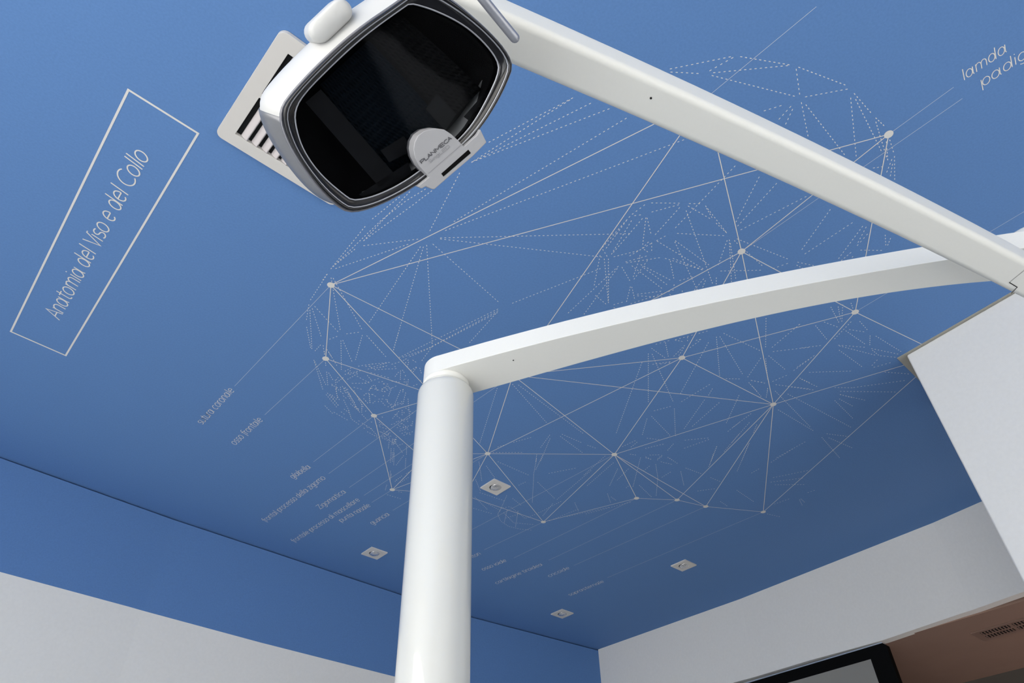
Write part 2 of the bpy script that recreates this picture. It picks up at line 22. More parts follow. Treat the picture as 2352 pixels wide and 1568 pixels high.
LOW = [[0.458,0.6784,0.5185,0.7153],[0.4695,0.6554,0.5297,0.6921],[0.4811,0.6325,0.5409,0.6689],[0.4928,0.6096,0.552,0.6457],[0.5047,0.5868,0.563,0.6224],[0.5167,0.5641,0.574,0.5991],[0.5288,0.5415,0.5851,0.5758],[0.541,0.519,0.5962,0.5526],[0.5534,0.4965,0.6073,0.5293],[0.566,0.4742,0.6185,0.5062],[0.5786,0.4519,0.6298,0.483],[0.5914,0.4297,0.6412,0.46],[0.6044,0.4075,0.6527,0.437],[0.6175,0.3855,0.6644,0.4141],[0.6307,0.3636,0.6763,0.3913],[0.6441,0.3417,0.6883,0.3687],[0.6576,0.3199,0.7006,0.3462],[0.6713,0.2983,0.7131,0.3238],[0.6851,0.2767,0.7259,0.3016],[0.699,0.2552,0.739,0.2796],[0.7131,0.2338,0.7524,0.2577],[0.7274,0.2125,0.7661,0.2361],[0.7418,0.1912,0.7802,0.2146],[0.7563,0.1701,0.7946,0.1934],[0.771,0.149,0.8095,0.1724],[0.7859,0.1281,0.8247,0.1517],[0.8008,0.1072,0.8404,0.1313],[0.816,0.0864,0.8565,0.1111],[0.8312,0.0657,0.8731,0.0912],[0.8466,0.045,0.8902,0.0716],[0.8621,0.0245,0.9079,0.0524],[0.8778,0.004,0.926,0.0334],[0.8936,-0.0163,0.9448,0.0148],[0.9095,-0.0366,0.9641,-0.0034]]
UP = [[0.0891,0.2179,0.1005,0.2572],[0.1136,0.2097,0.125,0.2491],[0.1381,0.2017,0.1495,0.2411],[0.1627,0.1936,0.1741,0.2331],[0.1872,0.1857,0.1986,0.2252],[0.2118,0.1778,0.2232,0.2174],[0.2364,0.17,0.2478,0.2097],[0.261,0.1623,0.2725,0.202],[0.2856,0.1546,0.2971,0.1943],[0.3103,0.147,0.3218,0.1867],[0.335,0.1394,0.3464,0.1792],[0.3596,0.1319,0.3711,0.1718],[0.3843,0.1245,0.3959,0.1644],[0.4091,0.1171,0.4206,0.157],[0.4338,0.1098,0.4453,0.1498],[0.4586,0.1026,0.4701,0.1426],[0.4834,0.0954,0.4949,0.1354],[0.5081,0.0883,0.5197,0.1283],[0.533,0.0813,0.5445,0.1213],[0.5578,0.0743,0.5694,0.1144],[0.5827,0.0674,0.5942,0.1075],[0.6075,0.0605,0.6191,0.1006],[0.6324,0.0537,0.644,0.0939],[0.6573,0.047,0.6689,0.0871],[0.6822,0.0404,0.6938,0.0805],[0.7072,0.0338,0.7188,0.0739],[0.7322,0.0272,0.7437,0.0674],[0.7571,0.0208,0.7687,0.0609],[0.7821,0.0144,0.7937,0.0545],[0.8072,0.008,0.8187,0.0482],[0.8322,0.0018,0.8438,0.0419],[0.8572,-0.0044,0.8688,0.0357],[0.8823,-0.0106,0.8939,0.0296],[0.9074,-0.0167,0.919,0.0235]]
POLE = [[0.4893,0.6975,2.0717],[0.4944,0.6939,1.657]]
HOLES = [[0.3254,0.1599,2.02],[0.5291,0.5864,2.09]]
SEAM = [[0.8256,0.0079,2.02],[0.8346,0.033,2.02],[0.8502,0.0299,2.02],[0.8553,0.0389,2.02]]
HEAD = {"c":[0.1019,0.2269,1.8365],"e1":[0.8131,-0.4524,0.3664],"e2":[0.581,0.6698,-0.4623],"e3":[-0.0363,0.5887,0.8075]}
OUT = [[0.07511,0.00061],[0.07268,0.00411],[0.07027,0.00741],[0.06788,0.01054],[0.06541,0.01349],[0.06298,0.01628],[0.06055,0.01893],[0.05808,0.02144],[0.05565,0.02383],[0.05318,0.02609],[0.05074,0.02826],[0.0483,0.03033],[0.04586,0.03231],[0.04342,0.03421],[0.04098,0.03604],[0.03853,0.03782],[0.03608,0.03954],[0.0336,0.04121],[0.03113,0.04286],[0.02864,0.04451],[0.02613,0.04617],[0.02358,0.04784],[0.02098,0.04952],[0.01832,0.05123],[0.01556,0.05297],[0.01271,0.05471],[0.00971,0.05637],[0.00659,0.05798],[0.00333,0.05958],[-8e-05,0.06111],[-0.00365,0.06264],[-0.00739,0.06416],[-0.01133,0.06563],[-0.01546,0.06704],[-0.01979,0.06833],[-0.02429,0.06936],[-0.02887,0.07002],[-0.03343,0.07011],[-0.03755,0.06902],[-0.04103,0.06678],[-0.04417,0.06412],[-0.04705,0.06126],[-0.0497,0.05828],[-0.05215,0.05521],[-0.05442,0.0521],[-0.05653,0.04896],[-0.05854,0.04583],[-0.06046,0.04273],[-0.06231,0.03963],[-0.06407,0.03651],[-0.06577,0.03339],[-0.06736,0.03022],[-0.06882,0.02701],[-0.07015,0.02373],[-0.07131,0.0204],[-0.07228,0.017],[-0.073,0.01354],[-0.07335,0.01001],[-0.07297,0.00643],[-0.07181,0.00287],[-0.06962,-0.00057],[-0.0668,-0.00378],[-0.06395,-0.00675],[-0.0612,-0.0095],[-0.05855,-0.01207],[-0.056,-0.01448],[-0.05354,-0.01674],[-0.05117,-0.01889],[-0.04886,-0.02092],[-0.04664,-0.02288],[-0.04444,-0.02475],[-0.04231,-0.02656],[-0.04022,-0.02833],[-0.03814,-0.03005],[-0.03608,-0.03173],[-0.03404,-0.03341],[-0.03197,-0.03503],[-0.02987,-0.03663],[-0.02777,-0.03824],[-0.02563,-0.03984],[-0.02343,-0.0414],[-0.0212,-0.04299],[-0.01891,-0.04462],[-0.01652,-0.04621],[-0.01406,-0.04784],[-0.0115,-0.04953],[-0.00882,-0.0512],[-0.00601,-0.05293],[-0.00306,-0.05475],[8e-05,-0.05671],[0.00343,-0.05881],[0.00704,-0.06113],[0.011,-0.06373],[0.0154,-0.06676],[0.02005,-0.06921],[0.02461,-0.07028],[0.0288,-0.06984],[0.03273,-0.06864],[0.03647,-0.06704],[0.04003,-0.06515],[0.04352,-0.06317],[0.04693,-0.06111],[0.05028,-0.05895],[0.05357,-0.05672],[0.05685,-0.05442],[0.06013,-0.05207],[0.06343,-0.04967],[0.06673,-0.04716],[0.07002,-0.04453],[0.0733,-0.04177],[0.07655,-0.03887],[0.07971,-0.03577],[0.08264,-0.03243],[0.08511,-0.02879],[0.08682,-0.02483],[0.08645,-0.02033],[0.08438,-0.01565],[0.08211,-0.01121],[0.07984,-0.00704],[0.07751,-0.0031]]
INN = [[0.06744,0.00055],[0.06547,0.0037],[0.06353,0.0067],[0.06156,0.00956],[0.05957,0.01228],[0.05747,0.01486],[0.0554,0.01732],[0.05318,0.01963],[0.05094,0.02182],[0.04864,0.02386],[0.04633,0.0258],[0.04406,0.02766],[0.04176,0.02942],[0.0395,0.03112],[0.03722,0.03274],[0.03498,0.03433],[0.0327,0.03584],[0.03045,0.03734],[0.02818,0.03881],[0.02591,0.04027],[0.02362,0.04173],[0.02129,0.04319],[0.01892,0.04465],[0.01649,0.04613],[0.01399,0.04763],[0.01142,0.04915],[0.00873,0.05066],[0.00593,0.05217],[0.003,0.05363],[-7e-05,0.0551],[-0.00329,0.05651],[-0.00667,0.05785],[-0.01021,0.05915],[-0.01392,0.06034],[-0.01779,0.0614],[-0.02179,0.06224],[-0.0259,0.0628],[-0.03002,0.06296],[-0.03367,0.06189],[-0.03658,0.05953],[-0.03933,0.05709],[-0.04197,0.05465],[-0.04453,0.05222],[-0.04697,0.04973],[-0.04931,0.04721],[-0.05149,0.04459],[-0.05352,0.04191],[-0.05543,0.03918],[-0.05718,0.03636],[-0.05875,0.03348],[-0.06017,0.03055],[-0.06141,0.02755],[-0.06241,0.02449],[-0.06316,0.02137],[-0.06375,0.01823],[-0.06417,0.01509],[-0.0644,0.01194],[-0.06439,0.00879],[-0.06384,0.00563],[-0.06271,0.00251],[-0.06102,-0.0005],[-0.05886,-0.00333],[-0.05651,-0.00596],[-0.05415,-0.00841],[-0.05174,-0.01067],[-0.04946,-0.01279],[-0.04722,-0.01476],[-0.04508,-0.01664],[-0.04302,-0.01842],[-0.04104,-0.02014],[-0.03912,-0.02179],[-0.03724,-0.02338],[-0.0354,-0.02494],[-0.03359,-0.02646],[-0.03178,-0.02796],[-0.03,-0.02944],[-0.0282,-0.0309],[-0.02639,-0.03237],[-0.02456,-0.03382],[-0.0227,-0.03528],[-0.0208,-0.03675],[-0.01884,-0.03823],[-0.01683,-0.03973],[-0.01474,-0.04124],[-0.01257,-0.04279],[-0.0103,-0.04434],[-0.00792,-0.04595],[-0.00541,-0.04764],[-0.00276,-0.04939],[7e-05,-0.05125],[0.0031,-0.05322],[0.00637,-0.0553],[0.00993,-0.05756],[0.01382,-0.05995],[0.01745,-0.06025],[0.02088,-0.05963],[0.02429,-0.05891],[0.02771,-0.05811],[0.0311,-0.05716],[0.03447,-0.0561],[0.03785,-0.05495],[0.04124,-0.0537],[0.04464,-0.05234],[0.04802,-0.05083],[0.05137,-0.04918],[0.05466,-0.04734],[0.05785,-0.0453],[0.06099,-0.0431],[0.06406,-0.04074],[0.06705,-0.03821],[0.06994,-0.03551],[0.07268,-0.03261],[0.07515,-0.02949],[0.07716,-0.0261],[0.07802,-0.02231],[0.07726,-0.01817],[0.07562,-0.01402],[0.07358,-0.01005],[0.07152,-0.0063],[0.06947,-0.00278]]
PLATE = [[0.0101,0.03044],[0.01101,0.02568],[0.01368,0.02135],[0.01869,0.01822],[0.02564,0.01696],[0.03275,0.01784],[0.03799,0.02122],[0.04317,0.02577],[0.04697,0.02964],[0.05699,0.02206],[0.05953,0.01831],[0.06423,0.02729],[0.0536,0.03646],[0.03799,0.04764],[0.02404,0.05783],[0.02232,0.05773],[0.01795,0.05539],[0.01478,0.05688],[0.01177,0.05526],[0.02043,0.04928],[0.01366,0.04153],[0.01083,0.0357]]
PLATE2 = [[0.0203,0.04779],[0.04601,0.02879],[0.05701,0.02088],[0.05797,0.02267],[0.01455,0.05639],[0.01209,0.05507]]
SLOT = [[0.0294,0.04729],[0.05,0.03183],[0.05192,0.03413],[0.03094,0.04933]]
PLINE = [[0.01986,0.04672],[0.04485,0.02843]]
PTXT = [["PLANMECA",[0.01534,0.04013],[0.03787,0.02422],0],["SingLED",[0.02131,0.03997],[0.03642,0.02962],1]]
ROD = [[0.1483,0.1571,1.8833],[0.1316,0.1546,1.8843],[0.1119,0.1515,1.8857],[0.0975,0.1513,1.8939],[0.0861,0.1623,1.9076]]
SH = [[0.004,0.00116,8e-05],[0.01,-0.00124,-0.00151],[0.018,-0.00551,-0.00424],[0.028,-0.00701,-0.00586],[0.04,-0.0057,-0.00665],[0.052,-0.00261,-0.00659],[0.064,0.00238,-0.0056],[0.074,0.00825,-0.00428],[0.08,0.01318,-0.00295]]
POD = [[-0.04733,-0.03849],[-0.02165,-0.06024]]
REF = [[-0.04379,-0.0109],[0.01211,-0.05619],[0.0714,-0.00806],[-0.00385,0.05632]]
FACET = [[[0.03486,-0.00523],[0.04914,0.00866],[0.04048,0.01984],[0.02641,0.00484]],[[-0.00748,0.0318],[0.00963,0.02263],[0.01548,0.03259],[-0.00176,0.04]],[[-0.05535,-0.00017],[-0.0448,-0.0082],[0.00184,0.04857],[-0.00974,0.05705]],[[0.05478,0.01054],[0.0818,-0.01607],[0.07753,-0.00299],[0.06246,0.0158]],[[-0.02492,0.06101],[0.01186,0.04056],[0.01555,0.05076],[-0.01806,0.06446]]]
COLM = [[2.0901,0.4299],[2.0653,0.0976],[2.0912,0.4569],[2.2551,0.463]]
COLX = 0
COLL = [[2.105,0.4298,2.8897],[2.105,0.4391,2.1279]]
TV = [[3.3,1.9684,2.5],[3.3,1.2884,2.4966],[3.3,1.2805,2.4862],[3.3,1.2796,2.3315]]
TVI = [[3.3,1.5749,2.4494],[3.3,1.3649,2.4494],[3.3,1.368,2.3524]]
STRIP = [[3.3229,1.2718,2.513],[3.3285,0.7125,2.513]]
GR = [[3.522,1.0028,2.5],[3.6664,1.0039,2.5],[3.635,0.8331,2.5],[3.5055,0.8222,2.5]]
GS = [[[3.5435,0.9826,2.5],[3.5482,0.8981,2.5]],[[3.5408,0.8917,2.5],[3.5355,0.8096,2.5]],[[3.5983,0.9814,2.5],[3.6122,0.9074,2.5]]]
FARW = [[4.1712,1.2888,2.5],[4.1637,1.0306,2.5]]
VENT = [[0.0769,0.7904],[0.0742,1.1145],[0.392,1.1173]]
VO = [[0.112,1.084],[0.1119,0.9631],[0.2245,1.0809],[0.1114,0.9502],[0.113,0.8292]]
CZ = 2.9            # ceiling height, floor at 0, eye at 1.4

# ------------------------------------------------------------------ camera
cd = bpy.data.cameras.new('camera')
co = bpy.data.objects.new('camera', cd)
COL.objects.link(co)
rx, ry, rz = [Vector(v) for v in cam]
m = Matrix((rx, ry, rz)).transposed().to_4x4()
m.translation = (0, 0, 1.4)
co.matrix_world = m
cd.sensor_fit = 'HORIZONTAL'
cd.sensor_width = 36
cd.lens = F * 36 / 2352
cd.clip_start = 0.01
scene.camera = co

# ------------------------------------------------------------------ world, light, exposure
w = bpy.data.worlds.new('world')
scene.world = w
w.use_nodes = True
bg = w.node_tree.nodes['Background']
bg.inputs[0].default_value = (0.97, 0.98, 1.0, 1)
bg.inputs[1].default_value = 0.2

def area(name, loc, direction, sx, sy, power, color=(1, 1, 1)):
    l = bpy.data.lights.new(name, 'AREA')
    l.shape = 'RECTANGLE'
    l.size = sx
    l.size_y = sy
    l.energy = power
    l.color = color
    o = bpy.data.objects.new(name, l)
    COL.objects.link(o)
    o.location = loc
    o.rotation_euler = Vector(direction).to_track_quat('-Z', 'Y').to_euler()
    return o
area('window_daylight', (-2.22, -0.2, 1.50), (1, 0, 0), 2.6, 2.1, 88, (1.0, 0.965, 0.91))
area('window_daylight', (0.9, -2.12, 1.2), (0, 1, 0), 2.0, 1.6, 19, (1.0, 0.97, 0.92))
area('next_room_lamp', (4.0, 0.2, 1.2), (0, 0, 1), 0.8, 0.8, 6.0, (1.0, 0.76, 0.66))

sl = bpy.data.lights.new('sun', 'SUN')
sl.energy = 63
sl.angle = math.radians(2)
sl.color = (1.0, 0.97, 0.93)
so = bpy.data.objects.new('sun', sl)
COL.objects.link(so)
so.rotation_euler = Vector((0.55, 0.38, -0.75)).to_track_quat('-Z', 'Y').to_euler()

vs = scene.view_settings
vs.view_transform = 'Standard'
vs.look = 'None'
vs.exposure = 0.0
vs.gamma = 1
vs.use_curve_mapping = False

# ------------------------------------------------------------------ materials
def mat(name, col, rough=0.6, metal=0.0, spec=0.5, coat=0.0, noise=0.0, nscale=40, bump=0.0):
    mt = bpy.data.materials.new(name)
    mt.use_nodes = True
    nt = mt.node_tree
    b = nt.nodes['Principled BSDF']
    b.inputs['Base Color'].default_value = (*col, 1)
    b.inputs['Roughness'].default_value = rough
    b.inputs['Metallic'].default_value = metal
    b.inputs['Specular IOR Level'].default_value = spec
    b.inputs['Coat Weight'].default_value = coat
    b.inputs['Coat Roughness'].default_value = 0.03
    if noise or bump:
        tc = nt.nodes.new('ShaderNodeTexCoord')
        nz = nt.nodes.new('ShaderNodeTexNoise')
        nz.inputs['Scale'].default_value = nscale
        nz.inputs['Detail'].default_value = 3
        nt.links.new(tc.outputs['Object'], nz.inputs['Vector'])
        if noise:
            mx = nt.nodes.new('ShaderNodeMix')
            mx.data_type = 'RGBA'
            mx.inputs['A'].default_value = (*[c * (1 - noise) for c in col], 1)
            mx.inputs['B'].default_value = (*[min(1, c * (1 + noise)) for c in col], 1)
            nt.links.new(nz.outputs['Fac'], mx.inputs['Factor'])
            nt.links.new(mx.outputs['Result'], b.inputs['Base Color'])
        if bump:
            bp = nt.nodes.new('ShaderNodeBump')
            bp.inputs['Strength'].default_value = bump
            bp.inputs['Distance'].default_value = 0.002
            nt.links.new(nz.outputs['Fac'], bp.inputs['Height'])
            nt.links.new(bp.outputs['Normal'], b.inputs['Normal'])
    return mt

M_BLUE = mat('blue_paint', (0.106, 0.222, 0.472), 0.75, spec=0.25, noise=0.10, nscale=180, bump=0.06)
M_PRINT = mat('mural_print', (0.68, 0.67, 0.645), 0.7, spec=0.3, noise=0.03, nscale=60)
M_WHITE = mat('white_wall_paint', (0.78, 0.775, 0.75), 0.85, spec=0.2, noise=0.04, nscale=90, bump=0.06)
M_GREYP = mat('grey_plaster', (0.36, 0.35, 0.31), 0.9, spec=0.2, noise=0.08, nscale=60)
M_BROWN = mat('brown_plaster', (0.30, 0.20, 0.16), 0.85, spec=0.2, noise=0.06, nscale=8)
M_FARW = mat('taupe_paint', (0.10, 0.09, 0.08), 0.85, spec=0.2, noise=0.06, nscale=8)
M_FLOOR = mat('floor_vinyl', (0.180, 0.195, 0.210), 0.5, noise=0.05, nscale=6)
M_ENAMEL = mat('white_enamel', (0.61, 0.61, 0.575), 0.40, spec=0.5, coat=1.0, noise=0.01, nscale=20)
M_ARM = mat('white_arm_paint', (0.70, 0.70, 0.67), 0.42, spec=0.4, noise=0.015, nscale=250)
M_SHELL = mat('white_shell_plastic', (0.55, 0.55, 0.54), 0.35, spec=0.5, noise=0.01, nscale=20)
M_SILVER = mat('silver_plastic', (0.19, 0.195, 0.21), 0.36, metal=0.3, noise=0.04, nscale=400)
M_PLATE = mat('grey_plate_plastic', (0.34, 0.34, 0.355), 0.45, noise=0.02, nscale=200)
M_DARK = mat('smoked_bezel', (0.010, 0.010, 0.012), 0.16, spec=0.35, noise=0.05, nscale=50)
M_CLEAR = mat('clear_edge_plastic', (0.15, 0.15, 0.17), 0.12, spec=0.8, noise=0.1, nscale=300)
M_BLACK = mat('black_cavity', (0.006, 0.006, 0.007), 0.6, spec=0.2, noise=0.05, nscale=50)
M_REFL = mat('dark_reflector', (0.010, 0.0105, 0.011), 0.5, spec=0.12, noise=0.1, nscale=40)
M_TEAL = mat('teal_reflector', (0.003, 0.008, 0.014), 0.5, spec=0.12, noise=0.1, nscale=40)
M_FACET = mat('grey_facet', (0.018, 0.019, 0.021), 0.5, spec=0.15, noise=0.3, nscale=120)
M_INK = mat('dark_ink', (0.07, 0.07, 0.08), 0.6, noise=0.02, nscale=50)
M_INK2 = mat('light_ink', (0.24, 0.24, 0.26), 0.6, noise=0.02, nscale=50)
M_STEEL = mat('brushed_steel', (0.36, 0.37, 0.41), 0.38, metal=0.6, noise=0.08, nscale=500)
M_CHROME = mat('chrome', (0.78, 0.78, 0.79), 0.20, metal=0.85, noise=0.25, nscale=260, bump=0.8)
M_TRIMW = mat('cream_plastic', (0.62, 0.60, 0.575), 0.5, noise=0.02, nscale=50)
M_BLADE = mat('pinkish_blade_plastic', (0.60, 0.555, 0.56), 0.5, noise=0.02, nscale=50)
M_BEZEL = mat('black_bezel', (0.002, 0.002, 0.002), 0.6, spec=0.08, noise=0.05, nscale=50)
M_SCREEN = mat('screen_glass', (0.27, 0.26, 0.235), 0.3, spec=0.5, noise=0.12, nscale=2)
M_ALU = mat('aluminium_edge', (0.75, 0.75, 0.76), 0.3, metal=0.7, noise=0.03, nscale=90)

def glass_mat(name, tint, gloss):
    mt = bpy.data.materials.new(name)
    mt.use_nodes = True
    nt = mt.node_tree
    nt.nodes.clear()
    out = nt.nodes.new('ShaderNodeOutputMaterial')
    mx = nt.nodes.new('ShaderNodeMixShader')
    tr = nt.nodes.new('ShaderNodeBsdfTransparent')
    gl = nt.nodes.new('ShaderNodeBsdfGlossy')
    fr = nt.nodes.new('ShaderNodeFresnel')
    fr.inputs['IOR'].default_value = gloss
    nz = nt.nodes.new('ShaderNodeTexNoise')
    nz.inputs['Scale'].default_value = 30
    mr = nt.nodes.new('ShaderNodeMapRange')
    mr.inputs['To Min'].default_value = 0.02
    mr.inputs['To Max'].default_value = 0.06
    nt.links.new(nz.outputs['Fac'], mr.inputs['Value'])
    nt.links.new(mr.outputs['Result'], gl.inputs['Roughness'])
    tr.inputs['Color'].default_value = (*tint, 1)
    nt.links.new(fr.outputs[0], mx.inputs[0])
    nt.links.new(tr.outputs[0], mx.inputs[1])
    nt.links.new(gl.outputs[0], mx.inputs[2])
    nt.links.new(mx.outputs[0], out.inputs['Surface'])
    return mt
M_LENS = glass_mat('smoked_lens', (0.50, 0.51, 0.53), 1.11)

# ------------------------------------------------------------------ helpers
def obj(name, verts, faces, mats, parent=None, smooth=False, mi=None, label=None):
    me = bpy.data.meshes.new(name)
    me.from_pydata([tuple(v) for v in verts], [], faces)
    if not isinstance(mats, (list, tuple)):
        mats = [mats]
    for x in mats:
        me.materials.append(x)
    if mi:
        for p, i in zip(me.polygons, mi):
            p.material_index = i
    bm = bmesh.new()
    bm.from_mesh(me)
    bmesh.ops.recalc_face_normals(bm, faces=bm.faces)
    bm.to_mesh(me)
    bm.free()
    if smooth:
        for p in me.polygons:
            p.use_smooth = True
    o = bpy.data.objects.new(name, me)
    COL.objects.link(o)
    if parent:
        o.parent = parent
        o.matrix_parent_inverse = Matrix.Translation(-parent.location) if parent.type == 'EMPTY' else Matrix()
    if label:
        o['label'] = label
    return o

def bevel(o, width, seg=3, angle=35):
    b = o.modifiers.new('bevel', 'BEVEL')
    b.width = width
    b.segments = seg
    b.limit_method = 'ANGLE'
    b.angle_limit = math.radians(angle)
    for p in o.data.polygons:
        p.use_smooth = True
    wn = o.modifiers.new('wn', 'WEIGHTED_NORMAL')
    wn.keep_sharp = True
    return o

def thing(name, label, cat, loc=(0, 0, 0), group=None):
    o = bpy.data.objects.new(name, None)
    COL.objects.link(o)
    o.location = loc
    o.empty_display_size = 0.05
    o['label'] = label
    o['category'] = cat
    if group:
        o['group'] = group
    return o

def boxgeo(x0, x1, y0, y1, z0, z1, V=None, Fc=None):
    V = V if V is not None else []
    Fc = Fc if Fc is not None else []
    n = len(V)
    V += [(x0, y0, z0), (x1, y0, z0), (x1, y1, z0), (x0, y1, z0), (x0, y0, z1), (x1, y0, z1), (x1, y1, z1), (x0, y1, z1)]
    Fc += [tuple(n + i for i in f) for f in ((0, 3, 2, 1), (4, 5, 6, 7), (0, 1, 5, 4), (1, 2, 6, 5), (2, 3, 7, 6), (3, 0, 4, 7))]
    return V, Fc

def tube(name, pts, rad, mt, parent=None, seg=14, closed=False, label=None, capround=False):
    pts = [Vector(p) for p in pts]
    n = len(pts)
    rads = rad if isinstance(rad, list) else [rad] * n
    V, Fc = [], []
    prev = None
    for i, p in enumerate(pts):
        a = pts[(i - 1) % n] if (closed or i) else p
        b = pts[(i + 1) % n] if (closed or i < n - 1) else p
        t = (b - a).normalized()
        if prev is None:
            up = Vector((0, 0, 1)) if abs(t.z) < .9 else Vector((1, 0, 0))
            s = t.cross(up).normalized()
        else:
            s = (prev - t * prev.dot(t)).normalized()
        prev = s
        u = s.cross(t)
        for k in range(seg):
            th = 2 * math.pi * k / seg
            V.append(p + (s * math.cos(th) + u * math.sin(th)) * rads[i])
    for i in range(n if closed else n - 1):
        j = (i + 1) % n
        for k in range(seg):
            l = (k + 1) % seg
            Fc.append((i * seg + k, i * seg + l, j * seg + l, j * seg + k))
    if not closed:
        Fc.append(tuple(range(seg)))
        Fc.append(tuple((n - 1) * seg + k for k in range(seg)))
    return obj(name, V, Fc, mt, parent, True, label=label)

def smooth_path(pts, n=8):
    P = [Vector(p) for p in pts]
    out = []
    for i in range(len(P) - 1):
        p0 = P[max(i - 1, 0)]; p1 = P[i]; p2 = P[i + 1]; p3 = P[min(i + 2, len(P) - 1)]
        for k in range(n):
            t = k / n
            out.append(0.5 * ((2 * p1) + (-p0 + p2) * t + (2 * p0 - 5 * p1 + 4 * p2 - p3) * t * t + (-p0 + 3 * p1 - 3 * p2 + p3) * t ** 3))
    out.append(P[-1])
    return out

def lathe(name, base, axis, prof, mt, parent=None, seg=64, label=None, sharp=False):
    """prof: list of (radius, height) along the axis"""
    axis = Vector(axis).normalized()
    base = Vector(base)
    s = axis.orthogonal().normalized()
    u = axis.cross(s)
    V, Fc = [], []
    for r, h in prof:
        for k in range(seg):
            th = 2 * math.pi * k / seg
            V.append(base + axis * h + (s * math.cos(th) + u * math.sin(th)) * r)
    for i in range(len(prof) - 1):
        for k in range(seg):
            l = (k + 1) % seg
            Fc.append((i * seg + k, i * seg + l, (i + 1) * seg + l, (i + 1) * seg + k))
    Fc.append(tuple(range(seg)))
    Fc.append(tuple((len(prof) - 1) * seg + k for k in range(seg)))
    o = obj(name, V, Fc, mt, parent, True, label=label)
    if sharp:
        for p in o.data.polygons:
            if len(p.vertices) > 4:
                p.use_smooth = False
    return o

# ------------------------------------------------------------------ the room
def structure(o):
    o['kind'] = 'structure'
    return o

def interp(P, x):
    for a, b in zip(P, P[1:]):
        if (a[0] - x) * (b[0] - x) <= 0:
            t = (x - a[0]) / (b[0] - a[0])
            return a[1] + t * (b[1] - a[1])
    return P[0][1] if abs(x - P[0][0]) < abs(x - P[-1][0]) else P[-1][1]

# floor
V, Fc = boxgeo(-2.42, 5.0, -2.3, 3.2, -0.05, 0)
structure(obj('floor', V, Fc, M_FLOOR))

# left wall: blue band over white paint, one mesh; denser stations along the length
xs = sorted(set([max(p[0], -2.3) for p in WL] + [p[0] for p in BAND] + [-1.3, 1.2, 2.8]))
bz = [(p[0], p[2]) for p in BAND]
V, Fc, MI = [], [], []
for x in xs:
    y = interp(WL, x)
    zb = interp(bz, x)
    V += [(x, y, 0), (x, y, zb), (x, y, CZ - .007), (x, y + .02, CZ - .007), (x, y + .02, CZ), (x, y + .12, CZ), (x, y + .12, 0)]
n = len(xs)
K = 7
for i in range(n - 1):
    for k in range(K - 1):
        a, c = i * K + k, (i + 1) * K + k
        Fc.append((a, c, c + 1, a + 1))
        MI.append(1 if k in (1, 2, 3) else 0)
Fc += [tuple(range(K)), tuple((n - 1) * K + k for k in range(K))]
MI += [0, 0]
structure(obj('wall_left', V, Fc, [M_WHITE, M_BLUE], mi=MI))

# right wall: a lintel standing 5 cm proud; below it solid wall to the television, then open
fz = [(p[1], p[2]) for p in FAS]
WRy = [(p[1], p[0]) for p in WR]
YE = 1.315
TH = 0.05
V, Fc = [], []
ys = sorted(set([p[1] for p in WR] + [p[1] for p in FAS] + [-1.0]), reverse=True)
for y in ys:
    x = interp(WRy, y)
    zb = interp(fz, y)
    V += [(x, y, zb), (x, y, CZ), (x + TH, y, CZ), (x + TH, y, zb)]
n = len(ys)
for i in range(n - 1):
    a, b = i * 4, (i + 1) * 4
    for k in range(4):
        l = (k + 1) % 4
        Fc.append((a + k, b + k, b + l, a + l))
Fc.append((0, 1, 2, 3))
Fc.append(tuple((n - 1) * 4 + k for k in range(4)))
wr = structure(obj('wall_right', V, Fc, M_WHITE))
V, Fc = boxgeo(3.344, 3.40, YE, 3.1, 0, CZ)
obj('wall_panel', V, Fc, M_WHITE, wr)

# ceiling slab
V, Fc = boxgeo(-2.42, 3.42, -2.3, 3.14, CZ, CZ + .08)
ceil = structure(obj('ceiling', V, Fc, M_BLUE))
LYR = [CZ - 0.0004]

LAY = [0]
def ribbon(V, Fc, pts, wd, z, closed=False):
    """flat strip of width wd through 2D points"""
    P = [Vector(p) for p in pts]
    n = len(P)
    b0 = len(V)
    LAY[0] = (LAY[0] + 1) % 60
    z = z - LAY[0] * 4e-6 if abs(z) > 1 else z
    for i in range(n):
        a = P[(i - 1) % n] if (closed or i) else None
        b = P[(i + 1) % n] if (closed or i < n - 1) else None
        d1 = (P[i] - a).normalized() if a is not None else None
        d2 = (b - P[i]).normalized() if b is not None else None
        if d1 is None: d1 = d2
        if d2 is None: d2 = d1
        n1 = Vector((-d1.y, d1.x)); n2 = Vector((-d2.y, d2.x))
        nn = (n1 + n2)
        if nn.length < 1e-6: nn = n1
        nn.normalize()
        k = min(2.0, 1 / max(0.4, nn.dot(n1)))
        V += [(*(P[i] + nn * wd / 2 * k), z), (*(P[i] - nn * wd / 2 * k), z)]
    for i in range(n if closed else n - 1):
        a, b = b0 + 2 * i, b0 + 2 * ((i + 1) % n)
        Fc.append((a, a + 1, b + 1, b))

def disc(V, Fc, c, r, z, seg=20):
    n = len(V)
    for k in range(seg):
        th = 2 * math.pi * k / seg
        V.append((c[0] + r * math.cos(th), c[1] + r * math.sin(th), z))
    Fc.append(tuple(range(n, n + seg)))

